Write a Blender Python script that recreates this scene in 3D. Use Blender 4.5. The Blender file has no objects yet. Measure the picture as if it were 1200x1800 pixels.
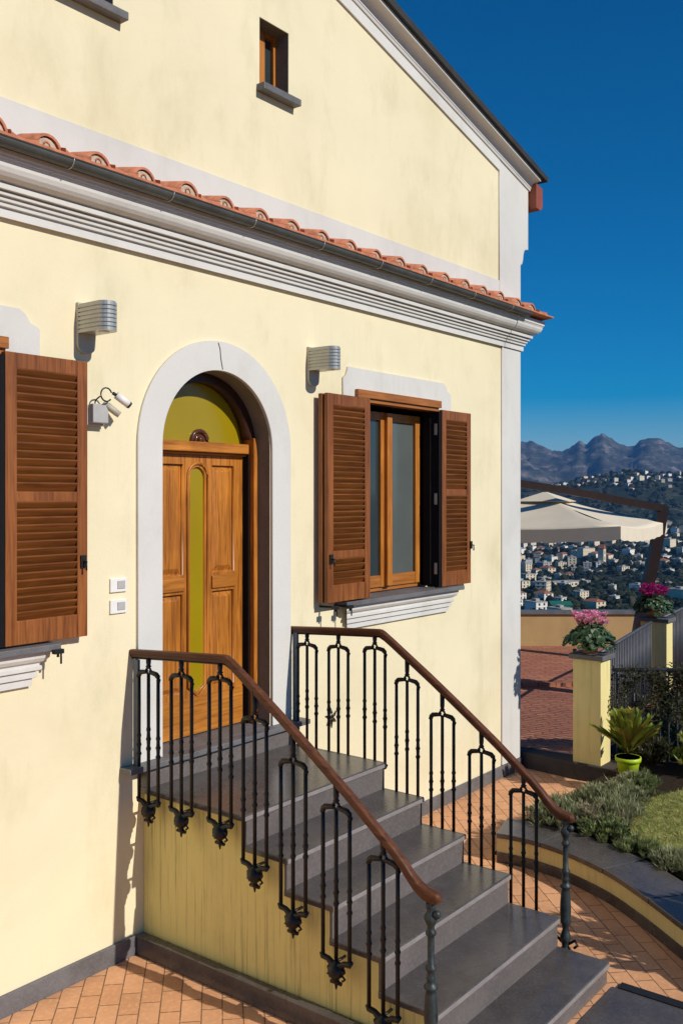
import bpy, bmesh, math, random
from mathutils import Vector, Matrix, noise
R = math.radians
sc = bpy.context.scene
col = sc.collection
rnd = random.Random(7)

# ------------------------------------------------------------------ camera, sky, sun, exposure
CAM = Vector((0.0, -4.6, 2.8))
FOC = 1683.0                                   # focal length in pixels of the 1200x1800 photograph
AX = math.atan2(1306, FOC)
FW = Vector((math.cos(AX), math.sin(AX), 0)); RT = Vector((math.sin(AX), -math.cos(AX), 0))
cam = bpy.data.cameras.new("camera"); co = bpy.data.objects.new("camera", cam); col.objects.link(co)
co.location = CAM; co.rotation_euler = (R(90), 0, AX - R(90))
cam.sensor_fit = 'VERTICAL'; cam.sensor_height = 36; cam.sensor_width = 24
cam.lens = FOC / 1800 * 36; cam.shift_y = -27 / 1800
cam.clip_start = 0.05; cam.clip_end = 60000
sc.camera = co

SUN_EL, SUN_OFF = 33.0, 4.0                    # elevation; angle from -y towards +x
w = bpy.data.worlds.new("World"); sc.world = w; w.use_nodes = True
nt = w.node_tree; bg = nt.nodes["Background"]
sky = nt.nodes.new("ShaderNodeTexSky"); sky.sky_type = 'NISHITA'; sky.sun_disc = False
sky.sun_elevation = R(SUN_EL); sky.sun_rotation = R(180 - SUN_OFF)
sky.air_density = 1.0; sky.dust_density = 0.0; sky.ozone_density = 4.5; sky.altitude = 900
hs = nt.nodes.new("ShaderNodeHueSaturation"); hs.inputs['Saturation'].default_value = 1.80; hs.inputs['Hue'].default_value = 0.501
nt.links.new(sky.outputs[0], hs.inputs['Color']); nt.links.new(hs.outputs[0], bg.inputs[0])
bg.inputs[1].default_value = 0.085
sl = bpy.data.lights.new("sun", 'SUN'); sl.energy = 4.25; sl.angle = R(0.5); sl.color = (1.0, 0.94, 0.84)
so = bpy.data.objects.new("sun", sl); col.objects.link(so)
sd = Vector((math.sin(R(SUN_OFF)) * math.cos(R(SUN_EL)), -math.cos(R(SUN_OFF)) * math.cos(R(SUN_EL)), math.sin(R(SUN_EL))))
so.rotation_euler = sd.to_track_quat('Z', 'Y').to_euler(); so.location = (4, -20, 20)
vs = sc.view_settings; vs.view_transform = 'Standard'; vs.look = 'None'; vs.exposure = 0; vs.gamma = 1; vs.use_curve_mapping = False

# ------------------------------------------------------------------ materials
def s2l(c):
    return tuple(((x / 255) / 12.92 if x / 255 <= .04045 else ((x / 255 + .055) / 1.055) ** 2.4) for x in c) + (1,)
class NM:
    def __init__(s, name, rough=.7, spec=.3, metal=0):
        s.m = bpy.data.materials.new(name); s.m.use_nodes = True
        s.t = s.m.node_tree; s.b = s.t.nodes["Principled BSDF"]
        s.b.inputs['Roughness'].default_value = rough; s.b.inputs['Metallic'].default_value = metal
        s.b.inputs['Specular IOR Level'].default_value = spec
        s.tc = None
    def n(s, typ, **kw):
        x = s.t.nodes.new(typ)
        for k, v in kw.items():
            if hasattr(x, k): setattr(x, k, v)
            else: x.inputs[k].default_value = v
        return x
    def l(s, a, b): s.t.links.new(a, b)
    def co(s, scale=(1, 1, 1), rot=(0, 0, 0)):
        if not s.tc: s.tc = s.n("ShaderNodeTexCoord")
        mp = s.n("ShaderNodeMapping"); mp.inputs['Scale'].default_value = scale; mp.inputs['Rotation'].default_value = rot
        s.l(s.tc.outputs['Object'], mp.inputs[0]); return mp.outputs[0]
    def noise(s, scale, detail=4, rough=.6, co=None, dist=0):
        x = s.n("ShaderNodeTexNoise"); x.inputs['Scale'].default_value = scale; x.inputs['Detail'].default_value = detail
        x.inputs['Roughness'].default_value = rough; x.inputs['Distortion'].default_value = dist
        s.l(co if co else s.co(), x.inputs['Vector']); return x.outputs['Fac']
    def ramp(s, fac, stops):
        x = s.n("ShaderNodeValToRGB"); e = x.color_ramp.elements
        while len(e) < len(stops): e.new(.5)
        for i, (p, c) in enumerate(stops):
            e[i].position = p; e[i].color = c if len(c) == 4 else tuple(c) + (1,)
        s.l(fac, x.inputs[0]); return x.outputs[0]
    def mix(s, fac, a, b, mode='MIX'):
        x = s.n("ShaderNodeMix"); x.data_type = 'RGBA'; x.blend_type = mode
        for sock, v in ((x.inputs[0], fac), (x.inputs[6], a), (x.inputs[7], b)):
            if isinstance(v, (int, float)): sock.default_value = v
            elif isinstance(v, tuple): sock.default_value = v if len(v) == 4 else v + (1,)
            else: s.l(v, sock)
        return x.outputs[2]
    def base(s, c):
        if isinstance(c, tuple): s.b.inputs['Base Color'].default_value = c if len(c) == 4 else c + (1,)
        else: s.l(c, s.b.inputs['Base Color'])
    def bump(s, h, strength=.3, dist=.01):
        x = s.n("ShaderNodeBump"); x.inputs['Strength'].default_value = strength; x.inputs['Distance'].default_value = dist
        s.l(h, x.inputs['Height']); s.l(x.outputs[0], s.b.inputs['Normal'])

def plaster(name, c1, c2, stain, streak=0.0):
    m = NM(name, .9, .15)
    big = m.noise(.9, 6, .62, dist=.4)
    colr = m.ramp(big, [(.3, c2), (.5, c1), (.72, tuple(min(1, v * 1.05) for v in c1[:3]) + (1,))])
    st = m.noise(2.3, 8, .7, m.co((1, 1, .45)))
    stm = m.ramp(st, [(.52, (0, 0, 0)), (.75, (1, 1, 1))])
    sm = m.n("ShaderNodeMath", operation='MULTIPLY'); sm.inputs[1].default_value = .55; m.l(stm, sm.inputs[0])
    colr = m.mix(sm.outputs[0], colr, stain)
    run = m.noise(1, 6, .7, m.co((9, 9, .5))); patch = m.noise(.7, 4, .6, m.co((1, 1, 1), (.3, .2, 1)))
    mm = m.n("ShaderNodeMath", operation='MULTIPLY'); m.l(m.ramp(run, [(.52, (0, 0, 0)), (.70, (1, 1, 1))]), mm.inputs[0]); m.l(m.ramp(patch, [(.48, (0, 0, 0)), (.66, (.20, .20, .20))]), mm.inputs[1])
    colr = m.mix(mm.outputs[0], colr, tuple(v * .8 for v in stain[:3]) + (1,))
    gr = m.noise(150, 3, .7)
    colr = m.mix(m.ramp(gr, [(.55, (0, 0, 0)), (.8, (.22, .22, .22))]), colr, tuple(v * .8 for v in stain[:3]) + (1,))
    if streak:
        sk = m.noise(1, 4, .75, m.co((38, 38, .8))); bl = m.noise(2.0, 4, .6)
        skm = m.n("ShaderNodeMath", operation='MULTIPLY'); m.l(m.ramp(sk, [(.52, (0, 0, 0)), (.63, (1, 1, 1))]), skm.inputs[0]); m.l(m.ramp(bl, [(.35, (.15, .15, .15)), (.62, (1, 1, 1))]), skm.inputs[1])
        sm2 = m.n("ShaderNodeMath", operation='MULTIPLY'); sm2.inputs[1].default_value = streak; m.l(skm.outputs[0], sm2.inputs[0])
        colr = m.mix(sm2.outputs[0], colr, tuple(v * .45 for v in stain[:3]) + (1,))
    m.base(colr)
    f = m.noise(60, 5, .7); g = m.noise(4, 3, .5)
    ad = m.n("ShaderNodeMath", operation='ADD'); m.l(f, ad.inputs[0]); m.l(g, ad.inputs[1])
    m.bump(ad.outputs[0], .25, .006)
    return m.m
def wood(name, c1, c2, axis, rough=.45, scale=1.0, spec=.4):
    m = NM(name, rough, spec)
    sc_ = {'x': (1.2, 22, 22), 'y': (22, 1.2, 22), 'z': (22, 22, 1.2)}[axis]
    sc_ = tuple(v * scale for v in sc_)
    g = m.noise(1.6, 8, .65, m.co(sc_), dist=.8)
    b = m.noise(2.2, 3)
    colr = m.ramp(g, [(.3, c2), (.55, c1), (.75, tuple(min(1, v * 1.35) for v in c1[:3]) + (1,))])
    colr = m.mix(m.ramp(b, [(.35, (0, 0, 0)), (.7, (.45, .45, .45))]), colr, c2)
    m.base(colr); m.bump(g, .25, .003)
    return m.m
def stone(name, c1, c2, rough=.55, scale=5, bump=.2, spec=.4):
    m = NM(name, rough, spec)
    a = m.noise(scale, 8, .68); s_ = m.noise(scale * 28, 4, .6)
    colr = m.ramp(a, [(.3, c2), (.65, c1)])
    colr = m.mix(m.ramp(s_, [(.45, (0, 0, 0)), (.7, (.28, .28, .28))]), colr, tuple(v * 1.9 for v in c1[:3]) + (1,))
    m.base(colr); m.bump(s_, bump, .004)
    rr = m.ramp(a, [(.3, (rough * .75,) * 3), (.7, (min(1, rough * 1.3),) * 3)]); m.l(rr, m.b.inputs['Roughness'])
    return m.m
def plain(name, c, rough=.5, metal=0, spec=.4, vary=.15, scale=12, bump=0.0):
    m = NM(name, rough, spec, metal)
    a = m.noise(scale, 5, .6)
    c = c if len(c) == 4 else c + (1,)
    m.base(m.ramp(a, [(.3, tuple(v * (1 - vary) for v in c[:3]) + (1,)), (.7, tuple(min(1, v * (1 + vary)) for v in c[:3]) + (1,))]))
    if bump: m.bump(a, bump, .003)
    return m.m
def paving(name, c1, c2, mortar, bw, bh, rot, ms=.006, rough=.75, off=.5, wav=0.0):
    m = NM(name, rough, .3)
    v = m.co((1, 1, 1), (0, 0, rot))
    if wav:
        nz = m.n("ShaderNodeTexNoise"); nz.inputs['Scale'].default_value = 5; m.l(v, nz.inputs['Vector'])
        sub = m.n("ShaderNodeVectorMath", operation='SUBTRACT'); sub.inputs[1].default_value = (.5, .5, .5); m.l(nz.outputs['Color'], sub.inputs[0])
        scl = m.n("ShaderNodeVectorMath", operation='SCALE'); scl.inputs['Scale'].default_value = wav; m.l(sub.outputs[0], scl.inputs[0])
        ad = m.n("ShaderNodeVectorMath", operation='ADD'); m.l(v, ad.inputs[0]); m.l(scl.outputs[0], ad.inputs[1]); v = ad.outputs[0]
    br = m.n("ShaderNodeTexBrick"); br.offset = off
    br.inputs['Scale'].default_value = 1; br.inputs['Brick Width'].default_value = bw; br.inputs['Row Height'].default_value = bh
    br.inputs['Mortar Size'].default_value = ms; br.inputs['Mortar Smooth'].default_value = .3
    br.inputs['Color1'].default_value = c1; br.inputs['Color2'].default_value = c2; br.inputs['Mortar'].default_value = mortar
    m.l(v, br.inputs['Vector'])
    n1 = m.noise(1.7, 6, .65); n2 = m.noise(35, 5, .65)
    c = m.mix(m.ramp(n1, [(.4, (0, 0, 0)), (.7, (.5, .5, .5))]), br.outputs['Color'], tuple(v_ * .55 for v_ in c2[:3]) + (1,))
    c = m.mix(m.ramp(n2, [(.5, (0, 0, 0)), (.75, (.4, .4, .4))]), c, tuple(min(1, v_ * 1.5) for v_ in c1[:3]) + (1,))
    m.base(c)
    inv = m.n("ShaderNodeMath", operation='MULTIPLY_ADD'); inv.inputs[1].default_value = -1.0; inv.inputs[2].default_value = 1.0; m.l(br.outputs['Fac'], inv.inputs[0])
    ad2 = m.n("ShaderNodeMath", operation='MULTIPLY_ADD'); ad2.inputs[1].default_value = .35; m.l(n2, ad2.inputs[0]); m.l(inv.outputs[0], ad2.inputs[2])
    m.bump(ad2.outputs[0], .6, .006)
    return m.m
def leafmat(name, cols, rough=.5, scale=9, trans=.25):
    m = NM(name, rough, .35)
    n_ = m.noise(scale, 3, .7)
    st = [(.25 + .5 * i / max(1, len(cols) - 1), c) for i, c in enumerate(cols)]
    m.base(m.ramp(n_, st))
    if trans:
        t = m.n("ShaderNodeBsdfTranslucent"); t.inputs[0].default_value = cols[-1] if len(cols[-1]) == 4 else cols[-1] + (1,)
        mx = m.n("ShaderNodeMixShader"); mx.inputs[0].default_value = trans
        m.l(m.b.outputs[0], mx.inputs[1]); m.l(t.outputs[0], mx.inputs[2])
        m.l(mx.outputs[0], m.t.nodes["Material Output"].inputs[0])
    return m.m
M = {}
M['yellow'] = plaster('cream_yellow_plaster', (.79, .705, .485, 1), (.72, .635, .42, 1), (.56, .51, .31, 1))
M['upper'] = plaster('upper_cream_plaster', (.78, .67, .46, 1), (.72, .60, .40, 1), (.60, .48, .28, 1))
M['ochre'] = plaster('streaked_ochre_plaster', (.76, .655, .25, 1), (.70, .59, .22, 1), (.52, .44, .17, 1), .7)
M['ochre2'] = plaster('ochre_plaster', (.82, .69, .31, 1), (.74, .61, .27, 1), (.57, .47, .22, 1), .3)
M['orange'] = plaster('apricot_plaster', (.50, .34, .16, 1), (.44, .29, .14, 1), (.34, .22, .10, 1))
M['white'] = plaster('grey_white_plaster', (.64, .625, .59, 1), (.58, .565, .54, 1), (.50, .48, .44, 1))
M['trim'] = plaster('white_moulding_plaster', (.66, .65, .62, 1), (.58, .57, .54, 1), (.44, .42, .37, 1))
M['reveal'] = stone('shaded_reveal', (.20, .18, .15, 1), (.13, .12, .10, 1), .8)  # shade of the recess put into the colour of the reveals
M['lava'] = stone('grey_lava_stone', (.098, .086, .081, 1), (.048, .042, .041, 1), .25, 3.2, .12, .5)
M['riser'] = stone('sunlit_riser_stone', (.145, .125, .119, 1), (.105, .09, .086, 1), .45, 2.0, .12, .4)  # tread stone made lighter, since the sun falls more squarely on risers
M['kerbstone'] = stone('dark_matt_kerb_stone', (.075, .065, .062, 1), (.045, .04, .04, 1), .9, 4, .3, .1)
M['nose'] = stone('step_edge_highlight', (.27, .24, .23, 1), (.19, .165, .16, 1), .5, 6, .2, .4)  # paler strip: the highlight along the nosings, put into the colour
M['lava2'] = stone('weathered_grey_stone', (.15, .145, .15, 1), (.085, .082, .085, 1), .55, 4)
M['door'] = wood('golden_oak_wood', (.52, .190, .026, 1), (.17, .048, .006, 1), 'z', .38, 1.15)
M['doorh'] = wood('golden_oak_wood_horizontal', (.52, .195, .028, 1), (.22, .065, .008, 1), 'x', .38, .8)
M['frame'] = wood('honey_window_wood', (.50, .185, .028, 1), (.25, .075, .011, 1), 'z', .4)
M['frameh'] = wood('honey_window_wood_horizontal', (.40, .145, .03, 1), (.20, .062, .010, 1), 'x', .4)
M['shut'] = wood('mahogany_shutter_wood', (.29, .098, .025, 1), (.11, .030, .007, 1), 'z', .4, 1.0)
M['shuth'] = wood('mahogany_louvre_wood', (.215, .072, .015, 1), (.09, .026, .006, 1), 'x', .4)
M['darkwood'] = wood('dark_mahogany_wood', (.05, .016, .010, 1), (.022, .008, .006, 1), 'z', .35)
M['rail'] = wood('mahogany_handrail_wood', (.135, .048, .019, 1), (.052, .017, .008, 1), 'y', .5, 1, .3)
M['iron'] = plain('black_wrought_iron', (.006, .006, .0065), .45, .0, .4, .3, 40, .1)
M['cast'] = plain('blue_grey_cast_iron', (.032, .042, .044), .5, .3, .5, .5, 30, .4)
M['fence'] = plain('dark_grey_fence_steel', (.085, .09, .105), .5, .1, .4, .2)
M['steel'] = plain('grey_blue_painted_steel', (.13, .155, .18), .5, .1, .4, .15)
M['clay'] = plain('terracotta_roof_tile', (.50, .19, .105), .85, 0, .2, .35, 14, .4)
M['mortar'] = plain('roof_tile_mortar', (.48, .40, .31), .95, 0, .1, .25, 30, .4)
M['zinc'] = plain('dark_zinc_gutter', (.10, .105, .10), .5, .3, .4, .25, 6)
M['roofedge'] = plain('dark_roof_covering', (.035, .034, .032), .7, .1, .3, .3, 6)
M['silver'] = plain('silver_metal', (.42, .42, .39), .35, .45, .5, .1)
M['backplate'] = plain('grey_metal_plate', (.46, .44, .36), .6, .05, .4, .1)
M['plastic'] = plain('white_plastic', (.78, .77, .74), .4, 0, .4, .03)
M['greyplastic'] = plain('grey_plastic', (.42, .41, .40), .5, 0, .4, .08)
M['black'] = plain('black_plastic', (.015, .015, .015), .4, 0, .4, .1)
M['dark'] = plain('dark_interior_and_shade', (.010, .010, .012), .8, 0, .1, .1)  # near-black of the unlit room, also painted where window and door parts are shaded
M['amber'] = plain('amber_yellow_glass', (.30, .215, .004), .22, 0, .5, .05, 2)
M['glassg'] = plain('grey_window_glass', (.10, .115, .11), .12, 0, .6, .1, 1.5)
M['glassd'] = plain('dark_window_glass', (.03, .045, .05), .08, 0, .7, .1, 1.5)
M['boss'] = plain('brown_glass_boss', (.10, .03, .015), .12, 0, .8, .3, 30)
M['redbrown'] = plain('red_brown_painted_metal', (.28, .07, .035), .45, 0, .4, .15)
M['brown'] = plain('dark_brown_painted_steel', (.022, .010, .008), .4, 0, .4, .2)
M['canvas'] = leafmat('cream_canvas', [(.76, .66, .50, 1), (.84, .74, .58, 1)], .9, 3, .10)
M['pav'] = paving('terracotta_paving', (.76, .40, .21, 1), (.66, .33, .165, 1), (.18, .10, .055, 1), .225, .1125, R(-45), .004)
M['terr'] = paving('red_brick_terrace', (.50, .21, .12, 1), (.39, .15, .09, 1), (.17, .08, .06, 1), .24, .11, AX + R(7), .009, wav=.09)
M['asph'] = plain('asphalt', (.05, .05, .055), .9, 0, .2, .2, 3, .2)
M['limepot'] = plain('lime_green_plastic', (.42, .58, .02), .4, 0, .4, .06)
M['potclay'] = plain('terracotta_pot', (.50, .24, .13), .8, 0, .2, .25, 20, .2)
M['soil'] = plain('dark_soil', (.035, .024, .016), .95, 0, .1, .4, 25, .6)
M['lav'] = leafmat('grey_green_shrub_leaves', [(.09, .11, .05, 1), (.25, .28, .13, 1), (.58, .56, .34, 1)], .6, 26)
M['lavg'] = leafmat('deep_green_shrub_leaves', [(.05, .08, .025, 1), (.17, .22, .07, 1), (.42, .46, .20, 1)], .55, 30)
M['lavd'] = leafmat('dry_shrub_leaves', [(.10, .09, .05, 1), (.30, .26, .15, 1), (.62, .56, .38, 1)], .7, 30)
M['grass'] = leafmat('lawn_grass', [(.10, .15, .03, 1), (.28, .32, .07, 1), (.60, .52, .22, 1)], .7, 9)
M['lawn'] = plain('lawn_soil', (.22, .22, .07), .95, 0, .1, .6, 14, .4)
M['frond'] = leafmat('fern_palm_leaves', [(.07, .13, .022, 1), (.24, .32, .04, 1), (.55, .50, .08, 1)], .4, 7)
M['frondy'] = leafmat('yellowing_leaves', [(.30, .16, .03, 1), (.42, .30, .06, 1)], .5, 9)
M['cyleaf'] = leafmat('cyclamen_leaves', [(.012, .035, .012, 1), (.03, .075, .025, 1), (.10, .15, .08, 1)], .45, 30, .12)
M['pink'] = leafmat('pink_petals', [(.85, .07, .25, 1), (.92, .28, .46, 1), (.95, .75, .82, 1)], .6, 40, .3)
M['magenta'] = leafmat('magenta_petals', [(.42, .006, .16, 1), (.62, .03, .28, 1)], .6, 40, .3)
M['ivy'] = leafmat('dark_climber_leaves', [(.020, .028, .012, 1), (.06, .07, .03, 1), (.20, .17, .09, 1)], .5, 20)
M['stem'] = plain('woody_stem', (.10, .07, .04), .9, 0, .1, .3)
M['hw'] = plain('pale_house_render', (.78, .74, .66), .9, 0, .1, .12, .2)
M['hc'] = plain('cream_house_render', (.68, .58, .42), .9, 0, .1, .12, .2)
M['hg'] = plain('grey_house_render', (.36, .35, .33), .9, 0, .1, .15, .2)
M['hroof'] = plain('red_tile_roof', (.30, .12, .07), .9, 0, .1, .2, .5)
M['hflat'] = plain('grey_flat_roof', (.36, .34, .31), .9, 0, .1, .2, .5)
M['hwin'] = plain('dark_house_window', (.03, .035, .04), .4, 0, .4, .2)
M['tarp'] = plain('green_court_surface', (.02, .16, .09), .8, 0, .2, .1)

# ------------------------------------------------------------------ mesh helpers
def link(name, me, mats, parent=None):
    o = bpy.data.objects.new(name, me); col.objects.link(o)
    for m_ in (mats if isinstance(mats, (list, tuple)) else [mats]): me.materials.append(m_)
    if parent: o.parent = parent
    return o
def obj(name, bm, mats, parent=None, smooth=False, bevel=0, seg=2, recalc=True):
    if recalc: bmesh.ops.recalc_face_normals(bm, faces=bm.faces)
    if bevel:
        ed = [e for e in bm.edges if len(e.link_faces) == 2 and e.calc_face_angle(0) > .6]
        bmesh.ops.bevel(bm, geom=ed, offset=bevel, segments=seg, profile=.5, affect='EDGES', clamp_overlap=True)
    if smooth:
        for f in bm.faces: f.smooth = True
    me = bpy.data.meshes.new(name); bm.to_mesh(me); bm.free()
    return link(name, me, mats, parent)
def empty(name, loc=(0, 0, 0)):
    o = bpy.data.objects.new(name, None); col.objects.link(o); o.location = loc; return o
def tag(o, label, cat, group=None, kind=None):
    if label: o['label'] = label
    if cat: o['category'] = cat
    if group: o['group'] = group
    if kind: o['kind'] = kind
    return o
def struct(o): o['kind'] = 'structure'; return o
def hold(name, loc, label, cat, group=None):
    e = empty(name, loc); return tag(e, label, cat, group)
def adopt(parent):                             # parts built in world space under an Empty away from the origin
    inv = parent.matrix_basis.inverted()
    for ch in [c for c in bpy.data.objects if c.parent is parent]: ch.matrix_parent_inverse = inv
def box(bm, x0, x1, y0, y1, z0, z1, mi=0):
    v = [bm.verts.new(p) for p in ((x0, y0, z0), (x1, y0, z0), (x1, y1, z0), (x0, y1, z0), (x0, y0, z1), (x1, y0, z1), (x1, y1, z1), (x0, y1, z1))]
    for q in ((0, 3, 2, 1), (4, 5, 6, 7), (0, 1, 5, 4), (1, 2, 6, 5), (2, 3, 7, 6), (3, 0, 4, 7)):
        f = bm.faces.new([v[i] for i in q]); f.material_index = mi
def prism(bm, pts, y0, y1, ax='y', mi=0):      # closed outline extruded along an axis; pts in the other two axes
    def mk(a, b, t): return {'y': (a, t, b), 'x': (t, a, b), 'z': (a, b, t)}[ax]
    A = [bm.verts.new(mk(a, b, y0)) for a, b in pts]; B = [bm.verts.new(mk(a, b, y1)) for a, b in pts]
    n = len(pts)
    f1 = bm.faces.new(A); f2 = bm.faces.new(B[::-1]); f1.material_index = f2.material_index = mi
    for i in range(n):
        f = bm.faces.new((A[i], B[i], B[(i + 1) % n], A[(i + 1) % n])); f.material_index = mi
def ring(bm, c, r, axis, seg, squash=1.0, ph=0.0):
    axis = axis.normalized(); u = axis.orthogonal().normalized() if abs(axis.z) > .99 else Vector((0, 0, 1)).cross(axis).normalized(); v = axis.cross(u)
    return [bm.verts.new(c + u * (r * math.cos(ph + 2 * math.pi * i / seg)) + v * (r * squash * math.sin(ph + 2 * math.pi * i / seg))) for i in range(seg)]
def tube(bm, pts, r, seg=8, cap=True, mi=0, closed=False):
    pts = [Vector(p) for p in pts]; rs = r if isinstance(r, (list, tuple)) else [r] * len(pts); rings = []
    for i, p in enumerate(pts):
        if closed: d = pts[(i + 1) % len(pts)] - pts[i - 1]
        else: d = (pts[min(i + 1, len(pts) - 1)] - pts[max(i - 1, 0)])
        if d.length < 1e-9: d = Vector((0, 0, 1))
        rings.append(ring(bm, p, rs[i], d, seg))
    n = len(rings)
    for i in range(n if closed else n - 1):
        a, b = rings[i], rings[(i + 1) % n]
        for k in range(seg):
            f = bm.faces.new((a[k], a[(k + 1) % seg], b[(k + 1) % seg], b[k])); f.material_index = mi; f.smooth = True
    if cap and not closed:
        bm.faces.new(rings[0][::-1]).material_index = mi; bm.faces.new(rings[-1]).material_index = mi
def lathe(bm, prof, c, seg=12, mi=0):
    c = Vector(c); tube(bm, [c + Vector((0, 0, z)) for r_, z in prof], [max(r_, .0005) for r_, z in prof], seg, True, mi)
def ball(bm, c, r, seg=8, sq=1.0):
    prof = [(r * math.sin(math.pi * i / 6), -r * sq * math.cos(math.pi * i / 6)) for i in range(7)]
    lathe(bm, prof, c, seg)
def plate(name, outer, holes, y0, y1, mats, parent=None, bevel=0):    # facade sheet in the xz plane with holes cut through it
    cu = bpy.data.curves.new(name, 'CURVE'); cu.dimensions = '2D'; cu.fill_mode = 'BOTH'
    for poly in [outer] + holes:
        sp = cu.splines.new('POLY'); sp.points.add(len(poly) - 1); sp.use_cyclic_u = True
        for i, (a, b) in enumerate(poly): sp.points[i].co = (a, b, 0, 1)
    cu.extrude = (y1 - y0) / 2
    tmp = bpy.data.objects.new(name, cu); me = bpy.data.meshes.new_from_object(tmp)
    me.name = name; me.transform(Matrix.Translation((0, (y0 + y1) / 2, 0)) @ Matrix.Rotation(R(90), 4, 'X'))
    bpy.data.objects.remove(tmp); bpy.data.curves.remove(cu)
    bm = bmesh.new(); bm.from_mesh(me); bmesh.ops.remove_doubles(bm, verts=bm.verts, dist=1e-5)
    bmesh.ops.recalc_face_normals(bm, faces=bm.faces); bm.to_mesh(me); bm.free(); me.materials.clear()
    return link(name, me, mats, parent)
def rect(x0, x1, z0, z1): return [(x0, z0), (x1, z0), (x1, z1), (x0, z1)]
def arch(cx, r, z0, zs, n=28):                 # upright opening with a round top
    return [(cx - r, z0), (cx + r, z0)] + [(cx + r * math.cos(math.pi * i / n), zs + r * math.sin(math.pi * i / n)) for i in range(n + 1)]
def sweepx(name, prof, x0, x1, mats, parent, x1f=None, x0f=None, bevel=0):   # (y,z) outline run along x; x1f(y,z) gives a mitred end
    bm = bmesh.new()
    A = [bm.verts.new((x0 if not x0f else x0f(y, z), y, z)) for y, z in prof]; B = [bm.verts.new((x1 if not x1f else x1f(y, z), y, z)) for y, z in prof]
    n = len(prof); bm.faces.new(A); bm.faces.new(B[::-1])
    for i in range(n): bm.faces.new((A[i], B[i], B[(i + 1) % n], A[(i + 1) % n]))
    return obj(name, bm, mats, parent)
def P(u, v, d):                                # world point seen at photo pixel (u, v), d metres ahead: used to read off distant positions
    r_ = (u - 600) / FOC * d
    return Vector((d * FW.x + r_ * RT.x, CAM.y + d * FW.y + r_ * RT.y, CAM.z - (v - 873) / FOC * d))

# ================================================================== GROUND AND FAR LAND
PAVE_PTS = [(-14, -14), (5.0, -14), (5.05, -4.2), (5.45, -3.35), (5.72, -2.93), (5.92, -2.67), (6.06, -2.47), (6.22, -2.25), (6.40, -1.99), (6.58, -1.57), (6.62, -1.10), (6.66, -.92), (7.7, -.95), (9.4, -.85), (9.4, .6), (9.4, 3), (-14, 3)]
bm = bmesh.new(); prism(bm, PAVE_PTS, -.25, 0.0, 'z')
struct(obj('paving', bm, M['pav']))
# a raised terrace floor behind the villa's corner: its dark stone kerb is seen at the right
TD = (FW * 1.0)
bm = bmesh.new(); prism(bm, [(9.12, -.60), (9.06, 9), (10.9, 9), (12.05, 7.50), (17.75, .14), (17.6, -.05), (12.6, -.45), (9.14, -.66)], -.6, .15, 'z')

bm.faces.ensure_lookup_table()
for f in bm.faces: f.material_index = 0 if abs(f.normal.z) > .9 or True else 1
bm.normal_update()
for f in bm.faces: f.material_index = 0 if abs(f.normal.z) > .9 else 1
struct(obj('terrace', bm, [M['terr'], M['lava2']]))
bm = bmesh.new()
a = Vector((11.3, 2.62, 0)); b = Vector((13.35, -.02, 0)); fw = FW * 3.35
prism(bm, [(p.x, p.y) for p in (a, b, b + Vector((3.75, .36, 0)), a + fw)], .14, .205, 'z')
struct(obj('terrace_step', bm, M['terr']))
bm = bmesh.new(); prism(bm, [(8.915, -.99), (9.13, -1.02), (9.33, -.9), (9.15, .10), (9.13, .4), (8.97, .4), (8.98, 0.10), (8.905, -.60)], -.05, .163, 'z')
tag(obj('kerb', bm, M['kerbstone'], bevel=.01), 'dark stone kerb below the red brick terrace', 'kerb')
bm = bmesh.new(); box(bm, 3.6, 5.26, -5.2, -2.47, -.1, .006)
struct(obj('path', bm, M['lava']))
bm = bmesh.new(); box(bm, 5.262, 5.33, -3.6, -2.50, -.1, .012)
struct(obj('shadow_strip', bm, M['black']))  # flat black strip standing in for a shadow bar on the ground

def fbm(x, y, s, o=5, seed=0.0):
    return noise.fractal(Vector((x / s, y / s, seed)), 1.0, 2.0, o)
def interp(t, tab):
    if t <= tab[0][0]: return tab[0][1]
    for (a0, b0), (a1, b1) in zip(tab, tab[1:]):
        if t <= a1:
            k = (t - a0) / (a1 - a0); return b0 + (b1 - b0) * k
    return tab[-1][1]
MT = [(500, 775), (700, 760), (800, 790), (880, 772), (912, 776), (925, 775), (940, 778), (955, 786), (970, 791), (990, 791), (1005, 783), (1018, 778), (1030, 777), (1040, 770), (1050, 764), (1057, 761), (1066, 765), (1076, 772), (1090, 781), (1100, 784), (1112, 781), (1125, 773), (1137, 767), (1147, 765), (1158, 767), (1170, 774), (1185, 782), (1200, 785), (1240, 775), (1300, 760), (1400, 790), (1600, 780)]
RG = [(500, 865), (800, 862), (900, 863), (960, 857), (1000, 849), (1040, 838), (1080, 832), (1120, 829), (1160, 832), (1200, 834), (1300, 840), (1600, 860)]
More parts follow.
